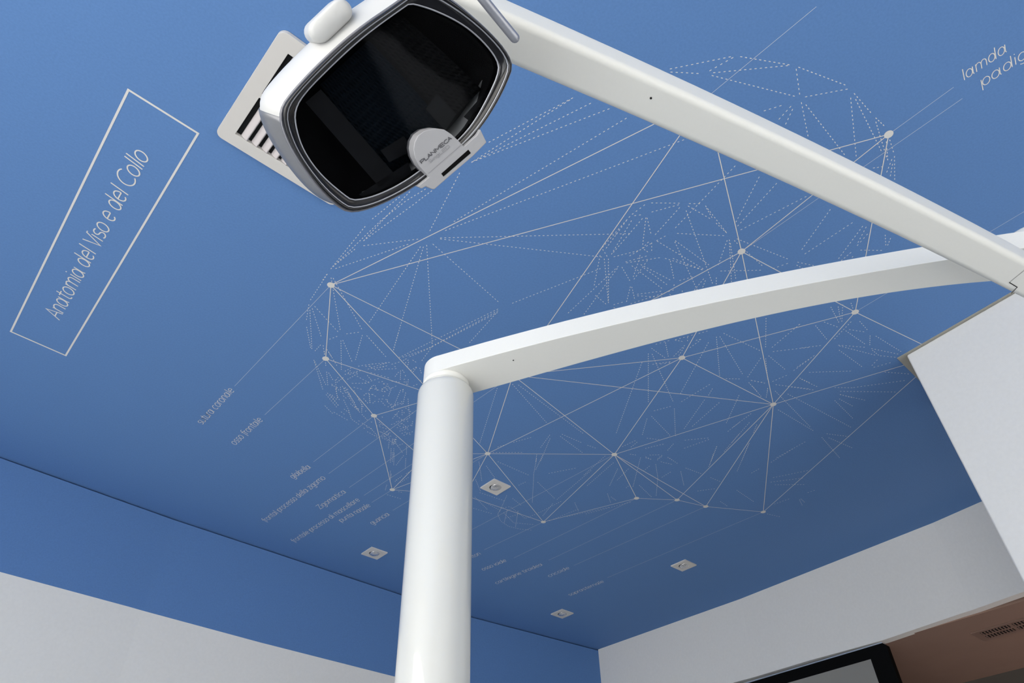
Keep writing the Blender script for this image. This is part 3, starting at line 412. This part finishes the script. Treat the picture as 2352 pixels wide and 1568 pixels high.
V, Fc = [], []
for a, b, c, d in SOLID:
    ribbon(V, Fc, [(a, b), (c, d)], 0.0023, CZ - 0.0006)
for a, b, c, d in LEAD:
    ribbon(V, Fc, [(a, b), (c, d)], 0.00085, CZ - 0.0005)
for c in DOTS:
    disc(V, Fc, c, 0.0108, CZ - 0.0008)
obj('network_drawing', V, Fc, M_PRINT, ceil, label='white lines and round nodes printed on the blue ceiling')
V, Fc = [], []
for a, b, c, d in DASH:
    p, q = Vector((a, b)), Vector((c, d))
    L = (q - p).length
    k = max(1, round(L / 0.0115))
    st = L / k
    u = (q - p) / L
    for i in range(k):
        s = p + u * (i + .5) * st
        ribbon(V, Fc, [s - u * 0.0024, s + u * 0.0024], 0.0018, CZ - 0.0004)
obj('dashed_drawing', V, Fc, M_PRINT, ceil, label='dashed white triangles of a low-poly skull printed on the blue ceiling')
V, Fc = [], []
ribbon(V, Fc, [BOX[0], BOX[1], BOX[2], BOX[3]], 0.0052, CZ - 0.0005, True)
obj('title_frame', V, Fc, M_PRINT, ceil, label='thin white rectangle around the title')

# single stroke lettering -------------------------------------------------
def arc(cx, cy, rx, ry, a0, a1, n=14):
    return [(cx + rx * math.cos(math.radians(a0 + (a1 - a0) * i / n)), cy + ry * math.sin(math.radians(a0 + (a1 - a0) * i / n))) for i in range(n + 1)]
bowl = lambda cx: arc(cx, .5, .30, .5, 0, 360, 22)
G = {
 'a': ([bowl(.36), [(.72, 1.02), (.72, .15), (.80, 0)]], .96),
 'b': ([[(.08, 1.5), (.08, 0)], bowl(.46)], .88),
 'c': ([arc(.42, .5, .36, .5, 55, 305, 16)], .78),
 'd': ([bowl(.36), [(.72, 1.5), (.72, 0)]], .92),
 'e': ([[(.08, .52), (.70, .52)] , arc(.39, .5, .32, .5, 2, 312, 18)], .82),
 'f': ([arc(.52, 1.22, .26, .26, 70, 180, 8) + [(.26, -.35)], [(.02, 1), (.52, 1)]], .52),
 'g': ([bowl(.36), [(.72, 1)] + arc(.41, -.12, .31, .33, 0, -150, 12)], .90),
 'h': ([[(.08, 1.5), (.08, 0)], arc(.39, .62, .31, .38, 180, 0, 12) + [(.70, 0)]], .84),
 'i': ([[(.10, 1), (.10, 0)], [(.10, 1.32), (.10, 1.42)]], .28),
 'l': ([[(.10, 1.5), (.10, 0)]], .28),
 'm': ([[(.08, 1), (.08, 0)], arc(.33, .62, .25, .38, 180, 0, 10) + [(.58, 0)], arc(.83, .62, .25, .38, 180, 0, 10) + [(1.08, 0)]], 1.24),
 'n': ([[(.08, 1), (.08, 0)], arc(.37, .62, .29, .38, 180, 0, 12) + [(.66, 0)]], .82),
 'o': ([arc(.40, .5, .34, .5, 0, 360, 22)], .86),
 'p': ([[(.08, 1), (.08, -.45)], bowl(.46)], .88),
 'r': ([[(.08, 1), (.08, 0)], arc(.36, .60, .28, .38, 180, 70, 8)], .52),
 's': ([arc(.33, .75, .25, .25, 40, 250, 10) + arc(.33, .25, .26, .25, 80, -140, 10)], .66),
 't': ([[(.26, 1.35), (.26, .25)] + arc(.46, .22, .20, .22, 180, 290, 6), [(.02, 1), (.54, 1)]], .60),
 'u': ([[(.08, 1)] + arc(.37, .38, .29, .38, 180, 360, 12) + [(.66, 1), (.66, 0)]], .82),
 'z': ([[(.06, 1), (.60, 1), (.04, 0), (.62, 0)]], .70),
 ' ': ([], .42),
 'A': ([[(0, 0), (.44, 1.42), (.88, 0)], [(.16, .5), (.72, .5)]], .94),
 'C': ([arc(.62, .71, .58, .71, 50, 310, 20)], 1.08),
 'V': ([[(0, 1.42), (.42, 0), (.84, 1.42)]], .84),
 'Z': ([[(.04, 1.42), (.80, 1.42), (.02, 0), (.84, 0)]], .90),
 'P': ([[(.08, 0), (.08, 1.42), (.62, 1.42)] + arc(.62, 1.04, .36, .38, 90, -90, 8) + [(.08, .66)]], 1.06),
 'L': ([[(.08, 1.42), (.08, 0), (.82, 0)]], .90),
 'N': ([[(.08, 0), (.08, 1.42), (.98, 0), (.98, 1.42)]], 1.20),
 'M': ([[(.08, 0), (.08, 1.42), (.66, .35), (1.24, 1.42), (1.24, 0)]], 1.42),
 'E': ([[(.92, 1.42), (.08, 1.42), (.08, 0), (.92, 0)], [(.08, .72), (.86, .72)]], 1.04),
 'D': ([[(.08, 0), (.08, 1.42), (.55, 1.42)] + arc(.55, .71, .46, .71, 90, -90, 14) + [(.08, 0)]], 1.14),
 'S': ([arc(.48, 1.06, .40, .36, 30, 255, 12) + arc(.48, .35, .42, .35, 85, -145, 12)], 1.0),
}

def lettering(txt, a, b, xh, wd, slant, place):
    """place(u, v) -> 3D point; a,b baseline ends in 2D"""
    a, b = Vector(a), Vector(b)
    d = (b - a)
    L = d.length
    d /= L
    nat = sum(G[c][1] for c in txt)
    sx = L / (nat - .1)
    up = Vector((-d.y, d.x))
    V, Fc = [], []
    x = 0
    for c in txt:
        for st in G[c][0]:
            pts = []
            for px, py in st:
                q = a + d * (x + px) * sx + (up + d * slant) * py * xh
                pts.append(q)
            dd = [pts[0]]
            for q in pts[1:]:
                if (q - dd[-1]).length > 1e-6:
                    dd.append(q)
            closed = len(dd) > 3 and (dd[0] - dd[-1]).length < 1e-5
            if closed:
                dd = dd[:-1]
            ribbon(V, Fc, dd, wd, -LAY[0] * 4e-6, closed)
        x += G[c][1]
    return [place(p[0], p[1], p[2]) for p in V], Fc

for txt, a, b, big in TEXT:
    # seen from below: mirror so that "up" is towards -x
    fl = lambda p: (p[0], -p[1])
    V, Fc = lettering(txt, fl(a), fl(b), 0.031 if big else 0.020, 0.0034 if big else 0.0020, 0.22, lambda u, v, z: (u, -v, CZ - 0.0005 + z))
    obj('title_lettering' if big else 'label_lettering', V, Fc, M_PRINT, ceil, label='white lettering reading "%s"' % txt)

# grey bare margin of the ceiling around the column
(x0, y0), (x1, y1), (x2, y2), (x3, y3) = COLM
V = [(x2, y2, CZ), (x3, y3, CZ), (x3 + .25, y3, CZ), (x3 + .25, -.6, CZ), (x1 - .01, -.6, CZ), (x1, y1, CZ)]
V += [(p[0], p[1], CZ - 0.002) for p in V]
Fc = [tuple(range(6)), tuple(range(6, 12))] + [(i, (i + 1) % 6, (i + 1) % 6 + 6, i + 6) for i in range(6)]
obj('bare_margin', V, Fc, M_GREYP, ceil, label='grey bare plaster margin around the white column')
# column
cy = [p[1] for p in COLL]
CXW = 2.097
V = [(CXW, .4298, CZ - .002), (CXW, .441, 0), (CXW + .36, .441, 0), (CXW + .36, .4298, CZ - .002),
     (CXW - .073, -.55, CZ - .002), (CXW - .073, -.55, 0), (CXW + .36, -.55, 0), (CXW + .36, -.55, CZ - .002)]
o = structure(obj('wall_column', V, [(0, 1, 2, 3), (4, 7, 6, 5), (0, 4, 5, 1), (1, 5, 6, 2), (2, 6, 7, 3), (3, 7, 4, 0)], M_WHITE))
bevel(o, 0.006, 3)

# back wall with a wide window, entrance wall with a wide window
def wall_with_hole(name, axis, pos, a0, a1, h0, h1, z0, z1):
    V, Fc = [], []
    def bx(u0, u1, w0, w1):
        if axis == 'x':
            boxgeo(pos - .12, pos, u0, u1, w0, w1, V, Fc)
        else:
            boxgeo(u0, u1, pos - .12, pos, w0, w1, V, Fc)
    bx(a0, h0, 0, CZ); bx(h1, a1, 0, CZ); bx(h0, h1, 0, z0); bx(h0, h1, z1, CZ)
    return structure(obj(name, V, Fc, M_WHITE))
wall_with_hole('wall_entrance', 'x', -2.3, -2.3, 3.0, -1.55, 1.15, 0.4, 2.6)
wall_with_hole('wall_back', 'y', -2.2, -2.3, 3.3, -0.2, 2.0, 0.4, 2.3)

def window(name, axis, pos, u0, u1, z0, z1, nm):
    V, Fc = [], []
    def bx(a, b, c, d, t=.05):
        if axis == 'x':
            boxgeo(pos - .09, pos - .09 + t, a, b, c, d, V, Fc)
        else:
            boxgeo(a, b, pos - .09, pos - .09 + t, c, d, V, Fc)
    f = .05
    bx(u0, u1, z0, z0 + f); bx(u0, u1, z1 - f, z1); bx(u0, u0 + f, z0 + f, z1 - f); bx(u1 - f, u1, z0 + f, z1 - f)
    for k in range(1, nm):
        c = u0 + (u1 - u0) * k / nm
        bx(c - f / 2, c + f / 2, z0 + f, z1 - f)
    wd = structure(obj(name, V, Fc, M_SHELL))
window('window_1', 'x', -2.3, -1.55, 1.15, 0.4, 2.6, 3)
window('window_2', 'y', -2.2, -0.2, 2.0, 0.4, 2.3, 2)

# ------------------------------------------------------------------ room beyond the opening
zc = 2.512
V, Fc = [], []
sx0, sy0, _ = STRIP[0]
sx1, sy1, _ = STRIP[1]
slope = (sx1 - sx0) / (sy1 - sy0)
px = lambda y: sx0 + slope * (y - sy0)
P = [(px(1.312) , 1.312), (px(-2.2), -2.2), (4.9, -2.2), (4.9, 3.0), (3.41, 3.0), (3.41, 1.312)]
V = [(x, y, zc - .004) for x, y in P] + [(x, y, zc + .06) for x, y in P]
Fc = [tuple(range(6)), tuple(range(6, 12))] + [(i, (i + 1) % 6, (i + 1) % 6 + 6, i + 6) for i in range(6)]
structure(obj('ceiling_next_room', V, Fc, M_BROWN))
(fx0, fy0, _), (fx1, fy1, _) = FARW
xa = fx0
V, Fc = boxgeo(xa, xa + .1, -2.2, 3.0, 0, zc - .004)
structure(obj('wall_far', V, Fc, M_FARW))
V, Fc = boxgeo(3.36, xa, 2.2, 2.3, 0, zc - .004)
structure(obj('wall_next_room', V, Fc, M_BROWN))

# ------------------------------------------------------------------ television
(ax_, ay, az), (bx_, by, bz_), (cx_, cy_, cz_), (dx_, dy_, dz_) = TV
tvx = 3.30
ytop, yr = az, cy_
zt = (az + bz_) / 2
tv = thing('television', 'black framed wall television hanging under the white lintel', 'television', (tvx, 1.85, zt - .65))
wL = yr + 1.15
prof = [(yr, zt - .012), (yr + .012, zt), (wL - .012, zt), (wL, zt - .012), (wL, zt - .64), (yr, zt - .64)]
V = [(tvx, y, z) for y, z in prof] + [(tvx + .03, y, z) for y, z in prof]
Fc = [tuple(range(6)), tuple(range(6, 12))] + [(i, (i + 1) % 6, (i + 1) % 6 + 6, i + 6) for i in range(6)]
obj('frame', V, Fc, M_BEZEL, tv)
(i0, j0, k0), (i1, j1, k1), (i2, j2, k2) = TVI
V, Fc = boxgeo(tvx - .0015, tvx, j1, wL - (j1 - yr), zt - .59, k1)
obj('screen', V, Fc, M_SCREEN, tv)
V, Fc = boxgeo(tvx - .001, tvx + .030, yr + .012, wL - .014, zt, zt + .005)
obj('edge_strip', V, Fc, M_ALU, tv, label='pale metal strip on the top edge')
V, Fc = boxgeo(tvx + .03, 3.345, 1.62, 1.98, zt - .45, zt - .2)
obj('wall_bracket', V, Fc, M_BLACK, tv)

# ------------------------------------------------------------------ grille in the next room's ceiling
gz = zc - .004
gr = thing('ceiling_grille', 'brown rectangular grille in the brown ceiling of the next room', 'vent', (GR[0][0], GR[0][1], gz))
gx0, gx1 = 3.51, 3.655
gy0, gy1 = 0.70, 1.002
M_GRB = mat('brown_grille', (0.24, 0.155, 0.125), 0.6, noise=0.05, nscale=40)
V, Fc = boxgeo(gx0, gx1, gy0, gy1, gz - .004, gz)
bevel(obj('frame', V, Fc, M_GRB, gr), .0015, 2)
for (u0, u1) in ((gx0 + .02, gx0 + .055), (gx0 + .075, gx0 + .11)):
    for k in range(2):
        a = gy1 - .03 - k * .13
        n = 9
        V, Fc = boxgeo(u0, u1, a - .115, a, gz - .0046, gz - .004)
        s = obj('slot', V, Fc, M_BLACK, gr)
        V, Fc = [], []
        for q in range(n):
            c = a - .115 + .115 * (q + .5) / n
            boxgeo(u0, u1, c - .0022, c + .0022, gz - .0075, gz - .0046, V, Fc)
        obj('louvre', V, Fc, M_GRB, s)

# ------------------------------------------------------------------ ceiling diffuser behind the lamp head
vx0, vy0 = 0.0755, 0.790
vw, vh = 0.320, 0.3262
vt = thing('ceiling_vent', 'square cream louvred ceiling vent partly hidden behind the lamp head', 'vent', (vx0 + vw / 2, vy0 + vh / 2, CZ))
fz_ = CZ - .012
bx0, bx1 = .112, vx0 + vw - .0365
rows = [(0.829, 0.950), (0.963, 1.084)]
def rrect(x0, x1, y0, y1, r, n=6):
    out = []
    for cx, cy, a in ((x1 - r, y1 - r, 0), (x0 + r, y1 - r, 90), (x0 + r, y0 + r, 180), (x1 - r, y0 + r, 270)):
        for k in range(n + 1):
            th = math.radians(a + 90 * k / n)
            out.append((cx + r * math.cos(th), cy + r * math.sin(th)))
    return out
bm = bmesh.new()
outer = rrect(vx0, vx0 + vw, vy0, vy0 + vh, .018)
loops = [outer] + [[(bx1, a), (bx1, b), (bx0, b), (bx0, a)] for a, b in rows]
edges = []
for lp in loops:
    vv = [bm.verts.new((x, y, fz_)) for x, y in lp]
    edges += [bm.edges.new((vv[i], vv[(i + 1) % len(vv)])) for i in range(len(vv))]
bmesh.ops.triangle_fill(bm, edges=edges, use_beauty=True)
r = bmesh.ops.extrude_face_region(bm, geom=list(bm.faces))
for v in [g for g in r['geom'] if isinstance(g, bmesh.types.BMVert)]:
    v.co.z = CZ - .001
bmesh.ops.recalc_face_normals(bm, faces=bm.faces)
me = bpy.data.meshes.new('frame')
bm.to_mesh(me); bm.free()
me.materials.append(M_TRIMW)
o = bpy.data.objects.new('frame', me); COL.objects.link(o); o.parent = vt; o.matrix_parent_inverse = Matrix.Translation(-vt.location)
b = o.modifiers.new('b', 'BEVEL'); b.width = .003; b.segments = 3; b.limit_method = 'ANGLE'; b.angle_limit = math.radians(60)
V, Fc = boxgeo(bx0 - .002, bx1 + .002, rows[0][0] - .002, rows[1][1] + .002, CZ - .0018, CZ - .0008)
obj('back_plate', V, Fc, M_BLACK, vt)
for a, b in rows:
    n = 9
    for k in range(n):
        c = bx0 + .016 + k * .0256
        V, Fc = [], []
        # slightly curved blade, leaning
        sec = []
        for q in range(6):
            t = q / 5
            sec.append((c + .0165 * t - .004, CZ - .0115 + .0085 * (1 - t) ** 1.6 * .9))
        m2 = len(sec)
        for y in (a + .001, b - .001):
            V += [(x, y, z) for x, z in sec] + [(x + .0012, y, z - .0009) for x, z in sec]
        for q in range(m2 - 1):
            for off in (0, m2):
                Fc.append((off + q, off + q + 1, 2 * m2 + off + q + 1, 2 * m2 + off + q))
        Fc.append((0, m2, 3 * m2, 2 * m2)); Fc.append((m2 - 1, 2 * m2 - 1, 4 * m2 - 1, 3 * m2 - 1))
        if c + .014 < bx1:
            obj('blade', V, Fc, M_BLADE, vt, True)

# ------------------------------------------------------------------ downlights
DLLAB = ['square recessed downlight nearest the lamp head, between the pole and the skull drawing',
         'square recessed downlight left of the white pole, by the blue wall',
         'square recessed downlight closest to the white lintel, right of the pole',
         'square recessed downlight nearest the far blue corner']
def downlight():
    t = thing('downlight', DLLAB[0], 'ceiling light', (0, 0, CZ), 'recessed downlights')
    h = .0435
    bm = bmesh.new()
    ed = []
    for lp in ([(h, h), (-h, h), (-h, -h), (h, -h)], [(.0245 * math.cos(2 * math.pi * k / 32), .0245 * math.sin(2 * math.pi * k / 32)) for k in range(32)]):
        vv = [bm.verts.new((x, y, -.005)) for x, y in lp]
        ed += [bm.edges.new((vv[i], vv[(i + 1) % len(vv)])) for i in range(len(vv))]
    bmesh.ops.triangle_fill(bm, edges=ed, use_beauty=True)
    r = bmesh.ops.extrude_face_region(bm, geom=list(bm.faces))
    for v in [g for g in r['geom'] if isinstance(g, bmesh.types.BMVert)]:
        v.co.z = 0
    bmesh.ops.recalc_face_normals(bm, faces=bm.faces)
    me = bpy.data.meshes.new('trim_plate'); bm.to_mesh(me); bm.free(); me.materials.append(M_TRIMW)
    o = bpy.data.objects.new('trim_plate', me); COL.objects.link(o); o.parent = t
    V, Fc = [], []
    disc(V, Fc, (0, 0), .0244, -.0006, 32)
    o = obj('recess', V, Fc, M_BLACK); o.parent = t
    o = lathe('lamp_bulb', (.001, -.001, -.0008), (0.10, -0.12, -1), [(.0222, 0), (.0225, .0035), (.0205, .0055), (.0190, .0050), (.015, .0078), (.008, .0096), (.001, .010)], M_CHROME, None, 28)
    o.parent = t
    return t
proto = downlight()
for i, (x, y) in enumerate(DL):
    if i == 0:
        t = proto
    else:
        t = proto.copy(); COL.objects.link(t)
        for ch in list(proto.children):
            c = ch.copy(); COL.objects.link(c); c.parent = t
    t.location = (x, y, CZ)
    t['label'] = DLLAB[i]

# ------------------------------------------------------------------ pole, arms, lamp
pt, pb = Vector(POLE[0]), Vector(POLE[1])
axis = (pt - pb).normalized()
foot = pb - axis * (pb.z / axis.z)
H = (pt - foot).length - .003
RP = .0425
lampstand = thing('dental_light', 'white dental lamp on a pole with two jointed arms, its head smoked black glass', 'lamp', foot)
prof = [(.10, 0), (.10, .02), (RP + .004, .035), (RP, .05)] + [(RP, H * k / 20) for k in range(2, 20)] + [(RP, H - .004)]
for k in range(1, 9):
    th = math.radians(90 * k / 8)
    prof.append((RP - .004 * (1 - math.cos(th)), H - .004 + .011 * math.sin(th)))
lathe('pole', foot, axis, prof, M_ENAMEL, lampstand, 96)
top = foot + axis * (H + .007)
RN = .0374
e0 = LOW[0]
ec = Vector(((e0[0] + e0[2]) / 2, (e0[1] + e0[3]) / 2, 0))
er = math.hypot(e0[2] - e0[0], e0[3] - e0[1]) / 2
eb = Vector((ec.x, ec.y, top.z - .001))
lathe('collar', eb, (0, 0, 1), [(er + .0006, 0), (er + .0006, .0022), (er - .0008, .0026), (er - .0008, .0034), (er - .0002, .0038), (er - .0002, .006)], M_ENAMEL, lampstand, 96)
lathe('elbow', eb + Vector((0, 0, .0055)), (0, 0, 1), [(er - .0001, 0), (er - .0001, 2.096 - eb.z - .0055)], M_ARM, lampstand, 96)

def arm(name, st, zb, zt, bev, parent, round_start=False):
    V, Fc = [], []
    if round_start:
        # half round end: stations shrink towards the tip of a semicircle
        a = Vector(st[0][:2]); c = Vector(st[0][2:])
        m_ = (a + c) / 2
        h_ = (a - c) / 2
        bk_ = Vector((h_.y, -h_.x))
        nx_ = (Vector(st[1][:2]) + Vector(st[1][2:])) / 2 - m_
        if bk_.dot(nx_) > 0:
            bk_ = -bk_
        pre = []
        for q in range(1, 15):
            th = math.radians(90 * q / 15)
            p1 = m_ + h_ * math.cos(th) + bk_ * math.sin(th)
            p2 = m_ - h_ * math.cos(th) + bk_ * math.sin(th)
            pre.append((p1.x, p1.y, p2.x, p2.y))
        st = pre[::-1] + st
    for x0, y0, x1, y1 in st:
        V += [(x0, y0, zb), (x1, y1, zb), (x1, y1, zt), (x0, y0, zt)]
    n = len(st)
    for i in range(n - 1):
        a, b = i * 4, (i + 1) * 4
        for k in range(4):
            l = (k + 1) % 4
            Fc.append((a + k, a + l, b + l, b + k))
    Fc.append((0, 1, 2, 3)); Fc.append(tuple((n - 1) * 4 + k for k in range(4)))
    o = obj(name, V, Fc, M_ARM, parent)
    bevel(o, bev, 4, 50)
    return o
la = arm('lower_arm', LOW, 2.09, 2.121, .0035, lampstand, True)
ua = arm('upper_arm', UP, 2.02, 2.056, .0075, lampstand)
# pivot joining the two arms, at the far right
le = LOW[-1]; ue = UP[-1]
jc = Vector(((ue[0] + ue[2]) / 2, (ue[1] + ue[3]) / 2, 0))
lc = Vector(((le[0] + le[2]) / 2, (le[1] + le[3]) / 2, 0))
prof = [(.030, 0), (.032, .002), (.032, .036), (.026, .042), (.026, .060), (.032, .066), (.034, .1), (.034, .116), (.028, .122)]
lathe('pivot', (jc.x + .02, jc.y - .01, 2.018), (0, 0, 1), prof, M_ARM, lampstand, 48)
V, Fc = boxgeo(min(jc.x, lc.x) - .01, max(jc.x, lc.x) + .03, min(jc.y, lc.y) - .02, max(jc.y, lc.y) + .02, 2.093, 2.118)
bevel(obj('pivot_link', V, Fc, M_ARM, lampstand), .006)
for h, par in zip(HOLES, (ua, la)):
    lathe('screw_hole', (h[0], h[1], h[2] - .0006), (0, 0, 1), [(.0011, 0), (.0011, .002)], M_BLACK, par, 12)
V, Fc = [], []
ribbon(V, Fc, [p[:2] for p in SEAM[:2]], .0005, 2.02 - .0004)
ribbon(V, Fc, [p[:2] for p in SEAM[1:]], .0011, 2.02 - .0004)
obj('joint_seam', V, Fc, M_BLACK, ua, label='thin black gap of the arm joint')

# ---- lamp head
hc = Vector(HEAD['c']); E1 = Vector(HEAD['e1']); E2 = Vector(HEAD['e2']); E3 = Vector(HEAD['e3'])
def hp(p, t=0, s=1.0, sh=(0, 0)):
    return hc + E1 * (p[0] * s + sh[0]) + E2 * (p[1] * s + sh[1]) + E3 * t
head = lampstand

def loftrings(name, rings, mt, parent, cap0=True, cap1=True, smooth=True, label=None):
    V, Fc = [], []
    n = len(rings[0])
    for r in rings:
        V += r
    for i in range(len(rings) - 1):
        for k in range(n):
            l = (k + 1) % n
            Fc.append((i * n + k, i * n + l, (i + 1) * n + l, (i + 1) * n + k))
    if cap0: Fc.append(tuple(range(n)))
    if cap1: Fc.append(tuple((len(rings) - 1) * n + k for k in range(n)))
    return obj(name, V, Fc, mt, parent, smooth, label=label)

def mixring(k, t, s=1.0):
    return [hp((o_[0] * (1 - k) + i_[0] * k, o_[1] * (1 - k) + i_[1] * k), t, s) for o_, i_ in zip(OUT, INN)]
# housing behind the bezel
def shift(t):
    for a, c in zip(SH, SH[1:]):
        if a[0] <= t <= c[0]:
            f = (t - a[0]) / (c[0] - a[0])
            return (a[1] + f * (c[1] - a[1]), a[2] + f * (c[2] - a[2]))
    return (SH[0][1], SH[0][2]) if t < SH[0][0] else (SH[-1][1], SH[-1][2])
def body(k, s, t):
    return hp(OUT[k], t, s * (1 + t / .47), shift(t))
N = len(OUT)
rings = []
for s, t in ((.955, .004), (.965, .010), (.975, .018), (.970, .028), (.950, .038), (.91, .048), (.84, .058), (.74, .066), (.58, .072), (.38, .075), (.15, .076)):
    rings.append([body(k, s, t) for k in range(N)])
hs = loftrings('housing', rings, M_SHELL, head, cap0=False)
# silver cover wrapped over the left lower side
sel = [k for k in range(N) if math.radians(104) < 2 * math.pi * k / N < math.radians(174)]
V, Fc = [], []
levels = ((.962, .004), (.972, .011), (.981, .018), (.977, .029), (.957, .038), (.917, .048), (.85, .058))
for k in sel:
    for s, t in levels:
        V.append(body(k, s + .004, t))
for k in sel:
    for s, t in levels:
        V.append(body(k, s - .012, t))
L_ = len(levels); S_ = len(sel)
for i in range(S_ - 1):
    for j in range(L_ - 1):
        a = i * L_ + j
        Fc.append((a, a + 1, a + L_ + 1, a + L_))
        a += S_ * L_
        Fc.append((a, a + 1, a + L_ + 1, a + L_))
for i in range(S_ - 1):
    for j in (0, L_ - 1):
        a = i * L_ + j
        Fc.append((a, a + L_, a + L_ + S_ * L_, a + S_ * L_))
for j in range(L_ - 1):
    for i in (0, S_ - 1):
        a = i * L_ + j
        Fc.append((a, a + 1, a + 1 + S_ * L_, a + S_ * L_))
obj('side_cover', V, Fc, M_SILVER, hs, True, label='silver grey side cover')
# bezel ring
prof = [(0, .010), (0, .003), (.04, .000), (.16, -.0022), (.30, -.0022), (.40, .0002), (.52, .0012), (.80, .003), (.94, .0032), (1.0, .005), (1.0, .012)]
bz_o = loftrings('bezel', [mixring(k, t) for k, t in prof], M_DARK, head, False, False, label='smoked dark bezel')
tube('edge_line', mixring(.02, .002), .0011, M_CLEAR, bz_o, 8, True)
tube('edge_line', mixring(.38, -.0006), .00055, M_STEEL, bz_o, 8, True)  # thin trim, pale grey standing in for the highlight on the bezel ridge
tube('edge_line', mixring(.985, .0036), .0006, M_STEEL, bz_o, 8, True)  # inner trim, its light tone puts in the highlight around the lens
# lens
lens = loftrings('lens', [mixring(1.0, .0055), [hp(p, .0050, .7) for p in INN], [hp(p, .0048, .3) for p in INN], [hp(p, .0047, .02) for p in INN]], M_LENS, head, False, True, label='smoked transparent lens')
loftrings('light_box', [mixring(1.0, .007), mixring(1.0, .030), [hp(p, .031, .5) for p in INN]], M_BLACK, head, False, True)
def quad_panel(name, Q, t, mt, parent, nx, ny, hgt, label=None):
    V, Fc = [], []
    for j in range(ny + 1):
        for i in range(nx + 1):
            u, v = i / nx, j / ny
            p = [(Q[0][c] * (1 - u) + Q[1][c] * u) * (1 - v) + (Q[3][c] * (1 - u) + Q[2][c] * u) * v for c in (0, 1)]
            z = t + hgt * (0 if (i % 2 and j % 2) else 1) * .0012 + .006 * ((v - .5) ** 2) * 2
            V.append(hp(p, z))
    for j in range(ny):
        for i in range(nx):
            a = j * (nx + 1) + i
            Fc.append((a, a + 1, a + nx + 2, a + nx + 1))
    return obj(name, V, Fc, mt, parent, False, label=label)
mid = lambda a, b, t: [a[0] * (1 - t) + b[0] * t, a[1] * (1 - t) + b[1] * t]
A_, B_, C_, D_ = REF
q1 = [A_, mid(A_, B_, .62), mid(D_, C_, .62), D_]
q2 = [mid(A_, B_, .64), B_, C_, mid(D_, C_, .64)]
quad_panel('reflector', q1, .016, M_TEAL, head, 44, 30, 1, 'dark teal dotted reflector')
quad_panel('reflector', q2, .015, M_REFL, head, 22, 30, 1, 'dark dotted reflector')
for i, Q in enumerate(FACET):
    quad_panel('facet', Q, .0105, M_FACET, head, 1, 1, 0)
# name plate
pl = thing_plate = None
def prism(name, P, t0, t1, mt, parent, bev=0, label=None, z=None):
    n = len(P)
    V = [hp(p, t0) for p in P] + [hp(p, t1) for p in P]
    Fc = [tuple(range(n)), tuple(range(n, 2 * n))] + [(i, (i + 1) % n, (i + 1) % n + n, i + n) for i in range(n)]
    o = obj(name, V, Fc, mt, parent, label=label)
    if bev:
        bevel(o, bev, 3, 25)
    return o
plate = prism('name_plate', PLATE, -.006, .010, M_PLATE, head, .0006, 'grey name plate with a half round top')
prism('sensor_slot', SLOT, -.0062, -.0058, M_BEZEL, plate, label='black sensor slot')
def pribbon(name, a, b, wd, mt):
    V, Fc = [], []
    ribbon(V, Fc, [a, b], wd, 0)
    obj(name, [hp(v, -.00625) for v in V], Fc, mt, plate)
pribbon('parting_line', PLINE[0], PLINE[1], .00028, M_INK2)
for txt, a, b, thin in PTXT:
    fl = lambda p: (p[0], -p[1])
    cap = .00215 / 1.42
    V, Fc = lettering(txt, fl(a), fl(b), cap * (.95 if thin else 1.05), .00030 if thin else .00058, 0.0, lambda u, v, z: hp((u, -v), -.00625 + z))
    obj('lettering', V, Fc, M_INK2 if thin else M_INK, plate, label='grey lettering reading "%s"' % txt)
# handle rod
rp = smooth_path(ROD, 8)
tail = Vector(ROD[-1]) ; inner = hp((0.025, -.045), .05)
rp = smooth_path(ROD + [list(tail * .5 + inner * .5), list(inner)], 8)
rr = [.0034] * len(rp)
d0 = (rp[0] - rp[1]).normalized()
cap = [rp[0] + d0 * .0034 * math.sin(math.radians(a)) for a in (85, 65, 45, 22)]
cr = [.0034 * math.cos(math.radians(a)) for a in (85, 65, 45, 22)]
tube('handle', cap + rp, cr + rr, M_STEEL, head, 20, label='grey metal handle rod')
# switch pod on the upper left side of the housing
pa, pb_ = Vector(POD[0]), Vector(POD[1])
d = (pb_ - pa).normalized(); nrm = Vector((d.y, -d.x))
def capsule(L, R, n=10):
    out = []
    for k in range(n + 1):
        th = math.radians(90 + 180 * k / n)
        out.append(pa + d * (R + R * math.cos(th)) + nrm * (R * math.sin(th)))
    for k in range(n + 1):
        th = math.radians(-90 + 180 * k / n)
        out.append(pb_ + d * (-R + R * math.cos(th)) + nrm * (R * math.sin(th)))
    return out
cp = (pa + pb_) / 2
rings = []
for s, t in ((.8, .012), (.97, .014), (1, .018), (1, .030), (.97, .034), (.8, .036)):
    rings.append([hp(cp + (p - cp) * s, t) for p in capsule(0, .0072)])
pod = loftrings('switch_pod', rings, M_SHELL, hs, label='white rounded switch pod')
# neck between housing and arm
ux = UP[1]
nc = Vector(((ux[0] + ux[2]) / 2, (ux[1] + ux[3]) / 2, 2.019))
nb = hp((.035, -.045), .060)
tube('neck', [nb, nb * .6 + nc * .4, nc], [.018, .016, .015], M_SHELL, head, 24)
